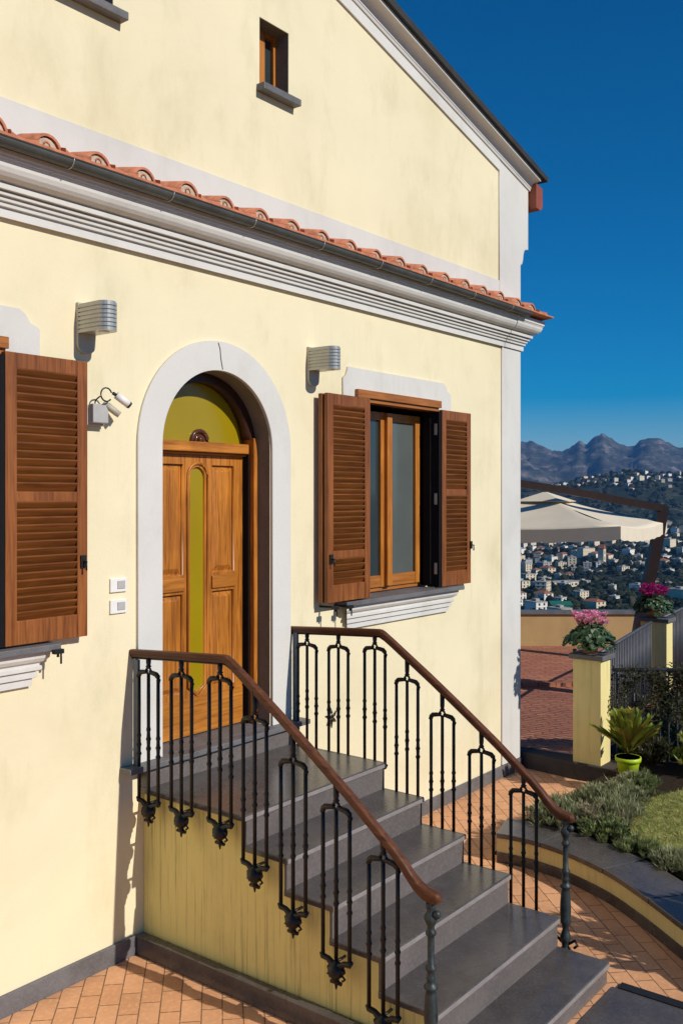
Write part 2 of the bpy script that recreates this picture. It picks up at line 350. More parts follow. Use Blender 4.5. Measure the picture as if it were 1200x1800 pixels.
def land(d, az):
    """height of the far land above the camera, from distance and azimuth to the right of the view axis"""
    u = 600 + FOC * math.tan(max(-1.3, min(1.3, az)))
    base = interp(d, [(16, -4.2), (26, -7.5), (45, -15), (90, -27), (180, -45), (350, -70), (700, -95), (1300, -110), (1900, -92), (2300, -66), (3200, -60), (4200, -40), (5200, 0), (12000, 0)])
    x, y = d * math.cos(az), d * math.sin(az)
    base += fbm(x, y, 420) * min(26, d * .018) + fbm(x, y, 90, 4, 3) * min(7, d * .008)
    cosa = max(.3, math.cos(az))
    rz = (873 - interp(u, RG)) / FOC * 2900 * cosa
    k = max(0, 1 - abs(d * cosa - 2900) / 620)
    k = k * k * (3 - 2 * k)
    base = base * (1 - k) + (rz + fbm(x, y, 60, 3, 9) * 5) * k
    mz = (873 - interp(u, MT) + 5.0 * fbm(u * 1.0, 0, 16, 6, 4) ) / FOC * 8000
    dd = d * cosa
    if dd > 4300:
        t = min(1, (dd - 4300) / 3700)
        rid = 1 - abs(noise.fractal(Vector((x / 900, y / 900, 5)), .8, 2.1, 8)) * 1.5
        hgt = mz * (t ** 1.5) * (1 - .50 * (1 - t) * (2 - 2 * rid)) - 60 * (1 - t)
        hgt += (rid - .6) * 150 * (1 - t) * t * 4 * .5
        r2n = 1 - abs(noise.fractal(Vector((x / 420, y / 420, 15)), .9, 2.1, 6)) * 2
        hgt += r2n * 75 * t * (1 - t) * 2.2 + noise.fractal(Vector((x / 110, y / 110, 25)), .9, 2.0, 5) * 22 * (1 - t)
        if dd > 8000: hgt = mz * max(.3, 1 - (dd - 8000) / 5000)
        base = hgt
    return base
def landpt(d, az):
    p = CAM + (FW * math.cos(az) + RT * math.sin(az)) * d
    return Vector((p.x, p.y, CAM.z + land(d, az)))
bm = bmesh.new()
ds = [16]
while ds[-1] < 12500: ds.append(ds[-1] + 75 if 4600 < ds[-1] < 8300 else ds[-1] * 1.028 + .2)
azs = [R(a_) for a_ in ([-180 + 8 * i for i in range(19)] + [-30 + 1.5 * i for i in range(22)] + [3 + .14 * i for i in range(172)] + [27.2 + 1.5 * i for i in range(22)] + [62 + 7.8 * i for i in range(16)])]
grid = [[bm.verts.new(landpt(d, az)) for az in azs] for d in ds]
for i in range(len(ds) - 1):
    for j in range(len(azs)):
        k = (j + 1) % len(azs)
        f = bm.faces.new((grid[i][j], grid[i][k], grid[i + 1][k], grid[i + 1][j])); f.smooth = True
cv = bm.verts.new((CAM.x, CAM.y, -2.0))
for j in range(len(azs)): bm.faces.new((grid[0][(j + 1) % len(azs)], grid[0][j], cv))
m = NM('far_land_scrub_and_rock', .95, .1)
geo = m.n("ShaderNodeNewGeometry"); sep = m.n("ShaderNodeSeparateXYZ"); m.l(geo.outputs['Position'], sep.inputs[0])
mp = m.n("ShaderNodeMapping"); mp.inputs['Scale'].default_value = (.004,) * 3; m.l(geo.outputs['Position'], mp.inputs[0])
n1 = m.n("ShaderNodeTexNoise"); n1.inputs['Scale'].default_value = 3.5; n1.inputs['Detail'].default_value = 9; n1.inputs['Roughness'].default_value = .72; m.l(mp.outputs[0], n1.inputs[0])
n2 = m.n("ShaderNodeTexNoise"); n2.inputs['Scale'].default_value = .7; n2.inputs['Detail'].default_value = 8; n2.inputs['Roughness'].default_value = .7; m.l(mp.outputs[0], n2.inputs[0])
low = m.ramp(n1.outputs[0], [(.36, (.008, .014, .010)), (.52, (.022, .030, .018)), (.62, (.07, .07, .045)), (.72, (.16, .145, .11))])
mp3 = m.n("ShaderNodeMapping"); mp3.inputs['Scale'].default_value = (.0016, .0016, .004); m.l(geo.outputs['Position'], mp3.inputs[0])
n3 = m.n("ShaderNodeTexNoise"); n3.inputs['Scale'].default_value = 3.0; n3.inputs['Detail'].default_value = 12; n3.inputs['Roughness'].default_value = .78; m.l(mp3.outputs[0], n3.inputs[0])
high = m.ramp(n3.outputs[0], [(.42, (.028, .036, .030)), (.53, (.075, .072, .062)), (.60, (.20, .165, .145)), (.68, (.36, .29, .25))])
hm = m.n("ShaderNodeMapRange"); hm.inputs[1].default_value = 60; hm.inputs[2].default_value = 160; m.l(sep.outputs[2], hm.inputs[0])
m.base(m.mix(hm.outputs[0], low, high))
m.bump(n1.outputs[0], .6, 8)
struct(obj('terrain', bm, m.m, recalc=False))

# ------------------------------------------------------------------ woods on the far land (nobody could count them)
def blob(bm, c, r, h, k):
    vs_ = []
    for i, (zz, rr) in enumerate(((0, .75), (.35, 1.0), (.75, .7))):
        n_ = 6
        vs_.append([bm.verts.new((c.x + r * rr * math.cos(6.283 * (j + i * .5) / n_) * (.75 + .5 * rnd.random()), c.y + r * rr * math.sin(6.283 * (j + i * .5) / n_) * (.75 + .5 * rnd.random()), c.z + h * zz * (.85 + .3 * rnd.random()))) for j in range(n_)])
    t = bm.verts.new((c.x, c.y, c.z + h))
    for a_, b_ in zip(vs_, vs_[1:]):
        for j in range(6): bm.faces.new((a_[j], a_[(j + 1) % 6], b_[(j + 1) % 6], b_[j]))
    for j in range(6): bm.faces.new((vs_[-1][j], vs_[-1][(j + 1) % 6], t))
bm = bmesh.new()
for i in range(17000):
    d = 130 * (3300 / 130) ** rnd.random(); az = math.atan((rnd.triangular(820, 1460, 1060) - 600) / FOC)
    x, y = d * math.cos(az), d * math.sin(az)
    if fbm(x, y, 160, 3, 21) < -.12 and rnd.random() < .75: continue
    p = landpt(d, az); s_ = (1.8 + d * .0020) * rnd.uniform(.5, 1.3)
    blob(bm, p - Vector((0, 0, s_ * .3)), s_, s_ * rnd.uniform(1.1, 1.9), i)
m = NM('far_tree_crowns', .95, .1)
geo = m.n("ShaderNodeNewGeometry")
m.base(m.ramp(geo.outputs['Random Per Island'], [(.1, (.008, .014, .009)), (.5, (.018, .026, .013)), (.8, (.034, .040, .020)), (1, (.07, .066, .036))]))
tag(obj('woodland', bm, m.m, recalc=True), 'dark green woods and scrub covering the valley and far slopes', 'woodland', kind='stuff')

# ------------------------------------------------------------------ town houses
def house_kind(wm, hip, storeys, w_, dp, wins):
    """returns a list of (name, mesh, parent_name)"""
    h = storeys * 3.1
    out = []
    bm = bmesh.new(); box(bm, -w_ / 2, w_ / 2, -dp / 2, dp / 2, -8, h)
    box(bm, -w_ / 2 - .25, w_ / 2 + .25, -dp / 2 - .25, dp / 2 + .25, h - 3.3, h - 3.05)
    bmesh.ops.recalc_face_normals(bm, faces=bm.faces); me = bpy.data.meshes.new('wall'); bm.to_mesh(me); bm.free(); me.materials.append(wm); out.append(('wall', me))
    bm = bmesh.new()
    if hip:
        q = [bm.verts.new(p) for p in ((-w_ / 2 - .5, -dp / 2 - .5, h), (w_ / 2 + .5, -dp / 2 - .5, h), (w_ / 2 + .5, dp / 2 + .5, h), (-w_ / 2 - .5, dp / 2 + .5, h))]
        r1 = bm.verts.new((-w_ / 5, 0, h + 2.2)); r2 = bm.verts.new((w_ / 5, 0, h + 2.2))
        for f in ((q[0], q[1], r2, r1), (q[1], q[2], r2), (q[2], q[3], r1, r2), (q[3], q[0], r1), (q[3], q[2], q[1], q[0])): bm.faces.new(f)
        rm = M['hroof']
    else:
        box(bm, -w_ / 2 - .2, w_ / 2 + .2, -dp / 2 - .2, dp / 2 + .2, h + .003, h + .5); box(bm, -w_ / 6, w_ / 6, -dp / 6, dp / 6, h + .5, h + 2.3)
        rm = M['hflat']
    bmesh.ops.recalc_face_normals(bm, faces=bm.faces); me = bpy.data.meshes.new('roof'); bm.to_mesh(me); bm.free(); me.materials.append(rm); out.append(('roof', me))
    if wins:
        for s_ in range(storeys):
            for k in range(3):
                x = (-.32 + .32 * k) * w_
                bm = bmesh.new(); box(bm, x - .8, x + .8, -dp / 2 - .06, -dp / 2 + .1, .9 + 3.1 * s_, 2.6 + 3.1 * s_)
                me = bpy.data.meshes.new('window'); bm.to_mesh(me); bm.free(); me.materials.append(M['hwin']); out.append(('window', me))
            for k in range(2):
                y = (-.22 + .44 * k) * dp
                bm = bmesh.new(); box(bm, -w_ / 2 - .06, -w_ / 2 + .1, y - .8, y + .8, .9 + 3.1 * s_, 2.6 + 3.1 * s_)
                me = bpy.data.meshes.new('window'); bm.to_mesh(me); bm.free(); me.materials.append(M['hwin']); out.append(('window', me))
    return out
KINDS = [house_kind(M['hw'], False, 2, 14, 10, True), house_kind(M['hc'], False, 3, 16, 11, True), house_kind(M['hw'], True, 2, 13, 10, True),
         house_kind(M['hg'], False, 2, 17, 11, True), house_kind(M['hc'], True, 2, 15, 11, True)]
KL = ['white flat-roofed house', 'cream three-storey block', 'white red-roofed house', 'grey flat-roofed building', 'cream red-roofed house']
def where_town(u, v):
    a_ = 'high on the slope under the canopy edge' if v < 962 else 'halfway down the valley slope' if v < 1008 else 'low, just above the parapet coping'
    b_ = 'beside the villa corner' if u < 945 else 'left of the bell tower' if u < 1038 else 'near the bell tower' if u < 1085 else 'left of the parasol post' if u < 1140 else 'right of the parasol post'
    return a_ + ', ' + b_
def where_ridge(u):
    return 'on the far ridge, ' + ('at its left end' if u < 1010 else 'below the highest peak' if u < 1075 else 'below the saddle between peaks' if u < 1125 else 'below the right-hand peak')
def put_house(kind, d, u, rot, scale, where, windows, name='town_house'):
    az = math.atan((u - 600) / FOC); p = landpt(d / math.cos(az), az)
    v_ = 873 - (p.z - CAM.z) / d * FOC
    where = (where_ridge(u) if where is W2 else where_town(u, v_), where[1])
    e = empty(name, p); e.rotation_euler.z = rot; e.scale = (scale,) * 3
    tag(e, KL[kind] + ', ' + where[0], 'house', where[1])
    for nm, me in KINDS[kind]:
        if nm == 'window' and not windows: continue
        o = bpy.data.objects.new(nm, me); col.objects.link(o); o.parent = e
    return e
W1 = ('in the crowded town on the valley slope under the parasol', 'houses crowded on the valley slope')
W2 = ('on the distant ridge above the parasol beam', 'houses along the far ridge')
W3 = ('scattered in the dark wooded valley right of the town', 'houses crowded on the valley slope')
r2 = random.Random(11)
cnt = 0
spots = []
def free(u, v, s_):
    for a_, b_, c_ in spots:
        if abs(a_ - u) < (s_ + c_) * .5 and abs(b_ - v) < (s_ + c_) * .28: return False
    spots.append((u, v, s_)); return True
def vrow(d, u):
    az = math.atan((u - 600) / FOC); return 873 - land(d / math.cos(az), az) / d * FOC
for i in range(4000):
    d = r2.uniform(560, 2300); u = 900 + 300 * r2.random() ** 1.9
    if u > 1025 and d < 1350 and r2.random() < .93: continue
    if u > 1025 and r2.random() < .45: continue
    if d < 800 and u > 990: continue
    size = 14 / d * FOC
    if not free(u, vrow(d, u), size): continue
    put_house(r2.choice([0, 0, 0, 1, 1, 2, 3, 4]), d, u, r2.choice([0, .15, -.2, .5, -.5, 1.2]) + r2.uniform(-.1, .1), r2.uniform(.7, 1.15) * (1.0 if d < 1400 else 1.25), W1 if u < 1025 else W3, d < 1500)
    cnt += 1
    if cnt >= 235: break
c2 = 0
for i in range(500):
    d = r2.gauss(2830, 70); u = 955 + 260 * r2.random()
    if vrow(d, u) > 873 - 8: continue
    if not free(u, vrow(d, u), 9): continue
    put_house(r2.choice([0, 0, 1, 2, 4]), d, u, r2.uniform(-.6, .6), r2.uniform(.7, 1.25), W2, False)
    c2 += 1
    if c2 >= 60: break
# the long low block and the bell tower that stand out in the town
az = math.atan((1057 - 600) / FOC); p = landpt(1500, az)
e = hold('bell_tower', p, 'tall cream bell tower rising among the valley houses, below the canopy corner', 'tower')
bm = bmesh.new(); box(bm, -4.5, 4.5, -4.5, 4.5, -10, 27); obj('wall', bm, M['hc'], e)
bm = bmesh.new(); box(bm, -5, 5, -5, 5, 26.5, 27.6); prism(bm, [(-4.6, 27.6), (4.6, 27.6), (0, 33)], -4.6, 4.6); obj('roof', bm, M['hroof'], e)
for s_ in (0, 1):
    bm = bmesh.new(); box(bm, -1.2, 1.2, -4.65, -4.4, 10 + 9 * s_, 15 + 9 * s_); obj('window', bm, M['hwin'], e)
az = math.atan((985 - 600) / FOC); p = landpt(830, az)
e = tag(empty('sports_court', p + Vector((0, 0, 3))), 'green covered sports court at the near edge of the town', 'sports court')
e.rotation_euler.z = .5
bm = bmesh.new(); box(bm, -15, 15, -9, 9, -6, 2); obj('surface', bm, M['tarp'], e)
az = math.atan((975 - 600) / FOC); p = landpt(1080, az)
e = tag(empty('school_block', p), 'long low cream block with a strip of windows in the middle of the town', 'building'); e.rotation_euler.z = -.45
bm = bmesh.new(); box(bm, -28, 28, -6, 6, -10, 7); obj('wall', bm, M['hc'], e)
bm = bmesh.new(); box(bm, -28.5, 28.5, -6.5, 6.5, 7.01, 7.6); obj('roof', bm, M['hflat'], e)
for k in range(9):
    bm = bmesh.new(); box(bm, -25.4 + 6 * k, -22.2 + 6 * k, -6.08, -5.9, 3, 5); obj('window', bm, M['hwin'], e)

# ================================================================== THE VILLA
V = hold('villa', (0, 0, 0), 'cream yellow plastered villa with arched oak door, louvred shutters and a gabled upper storey', 'house')
CX, RI, RO, ZS = 4.585, .515, .712, 3.13
SL = -.245                                     # slope of the gable's edge
def rk(x): return 6.036 + SL * (x - 8.461)     # inner line of the rake
XR = 2.4                                       # ridge
corner = [(8.90, 0), (8.90, 5.18), (8.935, 5.20), (8.955, 5.24), (8.965, 5.30), (8.985, 5.345), (9.02, 5.365), (9.07, 5.37), (9.07, rk(9.07) + .10)]
outer = [(-6, 0)] + corner + [(XR, rk(XR) + .10), (-6, rk(XR) + .10 + SL * (XR + 6))]
W2X0, W2X1, W2Z0, W2Z1 = 6.14, 7.30, 1.945, 3.60
W1X0, W1X1 = 1.80, 2.94
UP = [(3.42 - .56, 3.42 + .28), (4.985, 5.30)]    # little gable windows (x range)
holes = [arch(CX, RI, 1.12, ZS), rect(W2X0, W2X1, W2Z0, W2Z1), rect(W1X0, W1X1, W2Z0, W2Z1)]
UPZ = (5.70, 6.19)
for x0, x1 in UP: holes.append(rect(x0, x1, UPZ[0], UPZ[1]))
plate('wall', outer, holes, 0, .30, M['yellow'], V)
# the side and back of the house, and a dark room behind the openings
bm = bmesh.new(); box(bm, 8.60, 8.90, .302, 8, 0, 5.9); box(bm, -6, -5.7, .302, 8, 0, 5.0); box(bm, -6, 8.9, 8.002, 8.3, 0, 5.0); obj('side_wall', bm, M['yellow'], V)
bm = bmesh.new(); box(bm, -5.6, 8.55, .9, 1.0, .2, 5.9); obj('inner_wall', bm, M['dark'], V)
# roof planes with the tile edge that shows dark above the rake
bm = bmesh.new()
t0, t1 = .235, .285
prism(bm, [(XR, rk(XR) + t0), (9.22, rk(9.22) + t0), (9.235, rk(9.22) + t1), (XR, rk(XR) + t1 + .02)], -.17, 8.4)
prism(bm, [(XR - .004, rk(XR) + t0), (XR - .004, rk(XR) + t1 + .02), (-6.4, rk(XR) + t1 + SL * (XR + 6.4)), (-6.4, rk(XR) + t0 + SL * (XR + 6.4))], -.17, 8.4)
obj('roof', bm, M['roofedge'], V)
# rake: a flat band and a hollow moulding under the tiles, cut square at the corner
def sloped(name, a0, a1, y0, y1, mat_, xe=9.07, prof=None, bev=0):
    bm = bmesh.new()
    if prof is None: prof = [(y0, a0), (y1, a0), (y1, a1), (y0, a1)]
    A = [bm.verts.new((XR, y, rk(XR) + a_)) for y, a_ in prof]; B = [bm.verts.new((xe, y, rk(xe) + a_)) for y, a_ in prof]
    C = [bm.verts.new((-6.2, y, rk(XR) + a_ + SL * (XR + 6.2))) for y, a_ in prof]; n = len(prof)
    bm.faces.new(B); bm.faces.new(C)
    for i in range(n):
        k = (i + 1) % n
        bm.faces.new((A[i], B[i], B[k], A[k])); bm.faces.new((A[i], C[i], C[k], A[k]))
    return obj(name, bm, mat_, V)
sloped('rake_band', 0, .105, -.018, .001, M['trim'], 8.462)
pr = [(.0, .105), (-.028, .105), (-.034, .118), (-.034, .128), (-.040, .130)]
pr += [(-.040 - .075 * (1 - math.cos(R(15 * i))), .130 + .07 * math.sin(R(15 * i))) for i in range(1, 6)]
pr += [(-.118, .203), (-.135, .203), (-.135, .234), (0, .234)]
sloped('rake_moulding', 0, 0, 0, 0, M['trim'], 9.13, pr)
# box gutter end at the eave
bm = bmesh.new(); prism(bm, [(9.10, 5.80), (9.19, 5.79), (9.245, 5.83), (9.245, 6.03), (9.10, 6.06)], -.10, 8.3); obj('eave_gutter', bm, M['redbrown'], V, bevel=.006)
# pilasters at the corner
up = [(8.50, 4.75), (8.905, 4.75)] + [(x + .005, z) for x, z in corner[1:]][:-1] + [(9.075, rk(9.07) + .104), (8.464, rk(8.464) + .104), (8.464, 4.75)]
plate('pilaster', up[1:], [], -.016, -.001, M['white'], V)
plate('pilaster', rect(8.515, 8.905, .125, 4.31), [], -.016, -.001, M['white'], V)
plate('string_course', rect(-6, 8.462, 4.55, 4.945), [], -.014, -.001, M['white'], V)
# main cornice
def arcp(cy, cz, ry, rz, a0, a1, n=5): return [(cy + ry * math.cos(R(a0 + (a1 - a0) * i / n)), cz + rz * math.sin(R(a0 + (a1 - a0) * i / n))) for i in range(n + 1)]
cp = [(0, 4.302), (-.022, 4.302), (-.030, 4.296), (-.032, 4.338), (-.022, 4.343), (-.022, 4.349), (-.046, 4.351), (-.048, 4.366), (-.036, 4.370), (-.036, 4.375), (-.058, 4.377), (-.060, 4.390), (-.046, 4.394), (-.046, 4.400),
      (-.076, 4.402), (-.078, 4.416), (-.064, 4.420), (-.064, 4.425), (-.098, 4.427), (-.100, 4.452), (-.082, 4.458), (-.082, 4.462)]
cp += [(-.092 - .080 * math.sin(R(18 * i)), 4.464 + .082 * (1 - math.cos(R(18 * i)))) for i in range(0, 6)]
cp += [(-.176, 4.547), (-.176, 4.556), (-.184, 4.558), (-.184, 4.575), (-.190, 4.577), (-.190, 4.60), (0, 4.60)]
sweepx('cornice', cp, -6, 8.535, M['trim'], V)
cpe = [(y * 1.03 - (.001 if y < 0 else 0), z) for y, z in cp]
def ce(y, z): return 8.905 - y
sweepx('cornice', cpe, 8.541, 0, M['trim'], V, x1f=ce)
bm = bmesh.new()                               # the return of the cornice down the side of the house
A = [bm.verts.new((8.903 - y, y, z)) for y, z in cpe]; B = [bm.verts.new((8.903 - y, 6, z)) for y, z in cpe]
bm.faces.new(B)
for i in range(len(cpe) - 1): bm.faces.new((A[i], A[i + 1], B[i + 1], B[i]))
obj('cornice', bm, M['trim'], V)
# gutter: half round zinc channel with hangers
bm = bmesh.new()
def gut(cy, cz, r_, x0, x1, th=.004):
    o_ = [(cy + r_ * math.cos(R(180 + 15 * i)), cz + r_ * math.sin(R(180 + 15 * i))) for i in range(13)]
    i_ = [(cy + (r_ - th) * math.cos(R(360 - 15 * i)), cz + (r_ - th) * math.sin(R(360 - 15 * i))) for i in range(13)]
    prism(bm, o_ + i_, x0, x1, 'x')
gut(-.236, 4.630, .042, -6, 8.66)
tube(bm, [(-6, -.278, 4.631), (8.66, -.278, 4.631)], .0045, 6)
obj('gutter', bm, M['zinc'], V)
for k in range(9):
    bm = bmesh.new(); x = 3.93 + .72 * k - 1.44
    pts = [(x, -.236 + .0455 * math.cos(R(175 + 19 * i)), 4.630 + .0455 * math.sin(R(175 + 19 * i))) for i in range(10)]
    tube(bm, pts, .004, 5); obj('gutter_hanger', bm, M['silver'], V)
# roof tiles on the cornice
bm = bmesh.new()
prism(bm, [(.0, 4.72), (-.285, 4.648), (-.285, 4.634), (0, 4.606)], -6, 9.115, 'x')
x = 2.75 - .333 * 26; k = 0
while x < 9.0:
    r2_ = random.Random(k); dz = r2_.uniform(-.006, .006); tw = r2_.uniform(-.008, .008); ro = .088; ri = .074; n = 10
    y0, y1 = -.235 + r2_.uniform(-.012, .012), .0; zb0, zb1 = 4.650, 4.715
    rows = []
    for (yy, zb, rr) in ((y0, zb0, ro), (y1, zb1, ro * .82)):
        rows.append(([bm.verts.new((x + tw * (yy == y0) + rr * math.cos(math.pi * i / n), yy, zb + dz + rr * 1.02 * math.sin(math.pi * i / n))) for i in range(n + 1)],
                     [bm.verts.new((x + tw * (yy == y0) + rr * .84 * math.cos(math.pi * i / n), yy, zb + dz + rr * .84 * 1.02 * math.sin(math.pi * i / n))) for i in range(n + 1)]))
    (a_, b_), (c_, d_) = rows
    for i in range(n):
        bm.faces.new((a_[i], a_[i + 1], c_[i + 1], c_[i])).smooth = True
        bm.faces.new((a_[i], b_[i], b_[i + 1], a_[i + 1])); bm.faces.new((b_[i], d_[i], d_[i + 1], b_[i + 1]))
    # mortar stop with a small vent hole ring
    pts = [(x + .070 * math.cos(math.pi * i / 8), zb0 + .0 + .070 * math.sin(math.pi * i / 8)) for i in range(9)]
    prism(bm, pts, y0 + .012, y0 + .05, 'y', 1)
    tube(bm, [(x + .02 * math.cos(R(40 * i)), y0 + .011, zb0 + .03 + .02 * math.sin(R(40 * i))) for i in range(9)], .006, 5, False, 0, True)
    x += .333; k += 1
x = 2.75 - .333 * 26 + .1665
while x < 9.0:                                  # upturned pan tiles between the covers
    lo = []
    for (yy, zb) in ((-.268, 4.656), (0, 4.735)):
        lo.append([bm.verts.new((x + .085 * math.cos(R(180 + 22.5 * i)), yy, zb + .022 + .024 * math.sin(R(180 + 22.5 * i)))) for i in range(9)] +
                  [bm.verts.new((x + .085 * math.cos(R(360 - 22.5 * i)), yy, zb + .004 + .024 * math.sin(R(360 - 22.5 * i)))) for i in range(9)])
    for i in range(18): bm.faces.new((lo[0][i], lo[0][(i + 1) % 18], lo[1][(i + 1) % 18], lo[1][i]))
    bm.faces.new(lo[0]); x += .333
obj('roof_tiles', bm, [M['clay'], M['mortar']], V)
# door surround
so_ = plate('door_surround', [(CX - RO, 1.166), (CX - RI - .002, 1.166)] + [(CX - (RI + .002) * math.cos(math.pi * i / 40), ZS + (RI + .002) * math.sin(math.pi * i / 40)) for i in range(41)] +
            [(CX + RI + .002, 1.166), (CX + RO, 1.166)] + [(CX + RO * math.cos(math.pi * i / 40), ZS + RO * math.sin(math.pi * i / 40)) for i in range(41)], [], -.022, .003, M['white'], V)
bm = bmesh.new()
tube(bm, [(CX - .03, -.0225, ZS + RO - .012), (CX - .012, -.0225, ZS + .66), (CX - .006, -.0225, ZS + .6), (CX + .012, -.0225, ZS + RI + .01)], .0035, 5)
obj('joint_line', bm, M['dark'], V)
bm = bmesh.new()
nn = 40; dth = .26
ar = [(CX + RI, 1.166)] + [(CX + RI * math.cos(math.pi * i / nn), ZS + RI * math.sin(math.pi * i / nn)) for i in range(nn + 1)] + [(CX - RI, 1.166)]
ar2 = [(CX + RI - .004, 1.166)] + [(CX + (RI - .004) * math.cos(math.pi * i / nn), ZS + (RI - .004) * math.sin(math.pi * i / nn)) for i in range(nn + 1)] + [(CX - RI + .004, 1.166)]
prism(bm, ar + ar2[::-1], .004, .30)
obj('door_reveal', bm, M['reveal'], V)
# door: frame, transom, fanlight, leaf
DY = .215
for sg in (-1, 1):
    x_ = CX + sg * .490; bm = bmesh.new(); box(bm, x_ - .022, x_ + .022, .115, .26, 1.17, 3.22); obj('door_jamb', bm, M['door'], V, bevel=.004)
    x_ = CX + sg * .461; bm = bmesh.new(); box(bm, x_ - .0065, x_ + .0065, .16, .26, 1.17, 3.10); obj('jamb_shade_strip', bm, M['dark'], V)  # near-black strip painted in for the unlit inner face of the jamb
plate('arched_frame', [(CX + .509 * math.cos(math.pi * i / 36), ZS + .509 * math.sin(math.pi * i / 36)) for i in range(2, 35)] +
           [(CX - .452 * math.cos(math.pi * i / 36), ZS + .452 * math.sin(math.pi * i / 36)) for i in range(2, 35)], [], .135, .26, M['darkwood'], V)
bm = bmesh.new(); box(bm, CX - .454, CX + .454, .15, .25, 3.105, 3.175); box(bm, CX - .454, CX + .454, .18, .25, 3.088, 3.104)
tr = obj('transom', bm, M['doorh'], V, bevel=.006)
fg = plate('fanlight', [(CX + .454 * math.cos(math.pi * i / 36), 3.177 + .410 * math.sin(math.pi * i / 36)) for i in range(37)], [], .225, .235, M['amber'], V)
bm = bmesh.new(); n_ = 12
tube(bm, [(4.615 + .075 * math.cos(math.pi * i / 12), .218, 3.178 + .075 * math.sin(math.pi * i / 12)) for i in range(13)], .016, 6)
tube(bm, [(4.615 + .040 * math.cos(math.pi * i / 12), .218, 3.178 + .040 * math.sin(math.pi * i / 12)) for i in range(13)], .013, 6)
ball(bm, (4.615, .214, 3.195), .02); obj('glass_boss', bm, M['boss'], fg)
LX0, LX1, LZ0, LZ1 = CX - .452, CX + .452, 1.172, 3.086
slot = [(4.524, 1.50), (4.595, 1.455), (4.664, 1.50)] + [(4.594 + .070 * math.cos(math.pi * i / 12), 2.935 + .07 * math.sin(math.pi * i / 12)) for i in range(13)]
pan = [(LX0 + .10, 4.46, 2.27, 3.02), (4.73, LX1 - .085, 2.27, 3.02), (LX0 + .10, 4.46, 1.47, 2.14), (4.73, LX1 - .085, 1.47, 2.14)]
lf = plate('door_leaf', rect(LX0, LX1, LZ0, LZ1), [slot] + [rect(*p_) for p_ in pan], DY, DY + .045, M['door'], V)
bm = bmesh.new(); box(bm, LX0 + .002, LX1 - .002, DY - .006, DY + .001, LZ0 + .002, 1.43); 
obj('bottom_rail', bm, M['doorh'], lf, bevel=.003)
for (a_, b_, c_, d_) in pan:
    bm = bmesh.new(); box(bm, a_, b_, DY + .024, DY + .04, c_, d_)
    bm2 = bmesh.new(); w_ = .045
    v0 = [(a_ + .012, c_ + .012), (b_ - .012, c_ + .012), (b_ - .012, d_ - .012), (a_ + .012, d_ - .012)]
    v1 = [(a_ + w_, c_ + w_), (b_ - w_, c_ + w_), (b_ - w_, d_ - w_), (a_ + w_, d_ - w_)]
    A = [bm.verts.new((x_, DY + .022, z_)) for x_, z_ in v0]; B = [bm.verts.new((x_, DY + .004, z_)) for x_, z_ in v1]
    bm.faces.new(B)
    for i in range(4): bm.faces.new((A[i], A[(i + 1) % 4], B[(i + 1) % 4], B[i]))
    bm2.free(); obj('door_panel', bm, M['door'], lf)
for (a_, b_) in ((LX0 + .10, 4.46), (4.73, LX1 - .085)):
    bm = bmesh.new(); box(bm, a_ - .006, b_ + .006, DY - .014, DY + .001, 2.16, 2.25); obj('door_block', bm, M['doorh'], lf, bevel=.006)
sl_ = [(4.594 + (x_ - 4.594) * 1.0, z_) for x_, z_ in slot]
plate('door_glass', sl_, [], DY + .018, DY + .026, M['amber'], lf)
bm = bmesh.new(); pts = [(4.500, DY - .002, 1.50), (4.500, DY - .002, 2.935)] + [(4.594 - .094 * math.cos(math.pi * i / 12), DY - .002, 2.935 + .094 * math.sin(math.pi * i / 12)) for i in range(13)] + [(4.688, DY - .002, 1.50), (4.595, DY - .002, 1.43)]
tube(bm, pts, .011, 6, True, 0, True); obj('door_moulding', bm, M['door'], lf)
# skirting at the foot of the facade
bm = bmesh.new(); box(bm, -6, 3.86, -.022, .0, 0, .118); box(bm, 5.31, 8.925, -.022, .0, 0, .118); box(bm, 8.9, 8.925, 0, 6, 0, .118)
obj('skirting', bm, M['lava2'], V, bevel=.004)
# gable windows
for i, (x0, x1) in enumerate(UP):
    bm = bmesh.new()
    for q in ((x0, x0 + .035), (x1 - .035, x1), ((x0 + x1) / 2 - .03, (x0 + x1) / 2 + .03)): box(bm, q[0], q[1], .12, .17, UPZ[0], UPZ[1])
    box(bm, x0, x1, .125, .168, UPZ[1] - .035, UPZ[1]); box(bm, x0, x1, .125, .168, UPZ[0], UPZ[0] + .035)
    wd = obj('window', bm, M['frame'], V)
    bm = bmesh.new(); box(bm, x0 + .001, x1 - .001, .15, .156, UPZ[0], UPZ[1]); obj('pane', bm, M['glassd'], wd)
    bm = bmesh.new(); box(bm, x0 - .03, x1 + .055, -.075, .16, UPZ[0] - .045, UPZ[0] + .004); obj('sill', bm, M['lava2'], wd, bevel=.004)
    bm = bmesh.new()
    box(bm, x1 - .004, x1 + .0005, .003, .17, UPZ[0] + .005, UPZ[1]); box(bm, x0 - .0005, x0 + .004, .003, .17, UPZ[0] + .005, UPZ[1]); box(bm, x0 + .004, x1 - .004, .003, .17, UPZ[1] - .004, UPZ[1] + .0005)
    obj('reveal', bm, M['reveal'], wd)

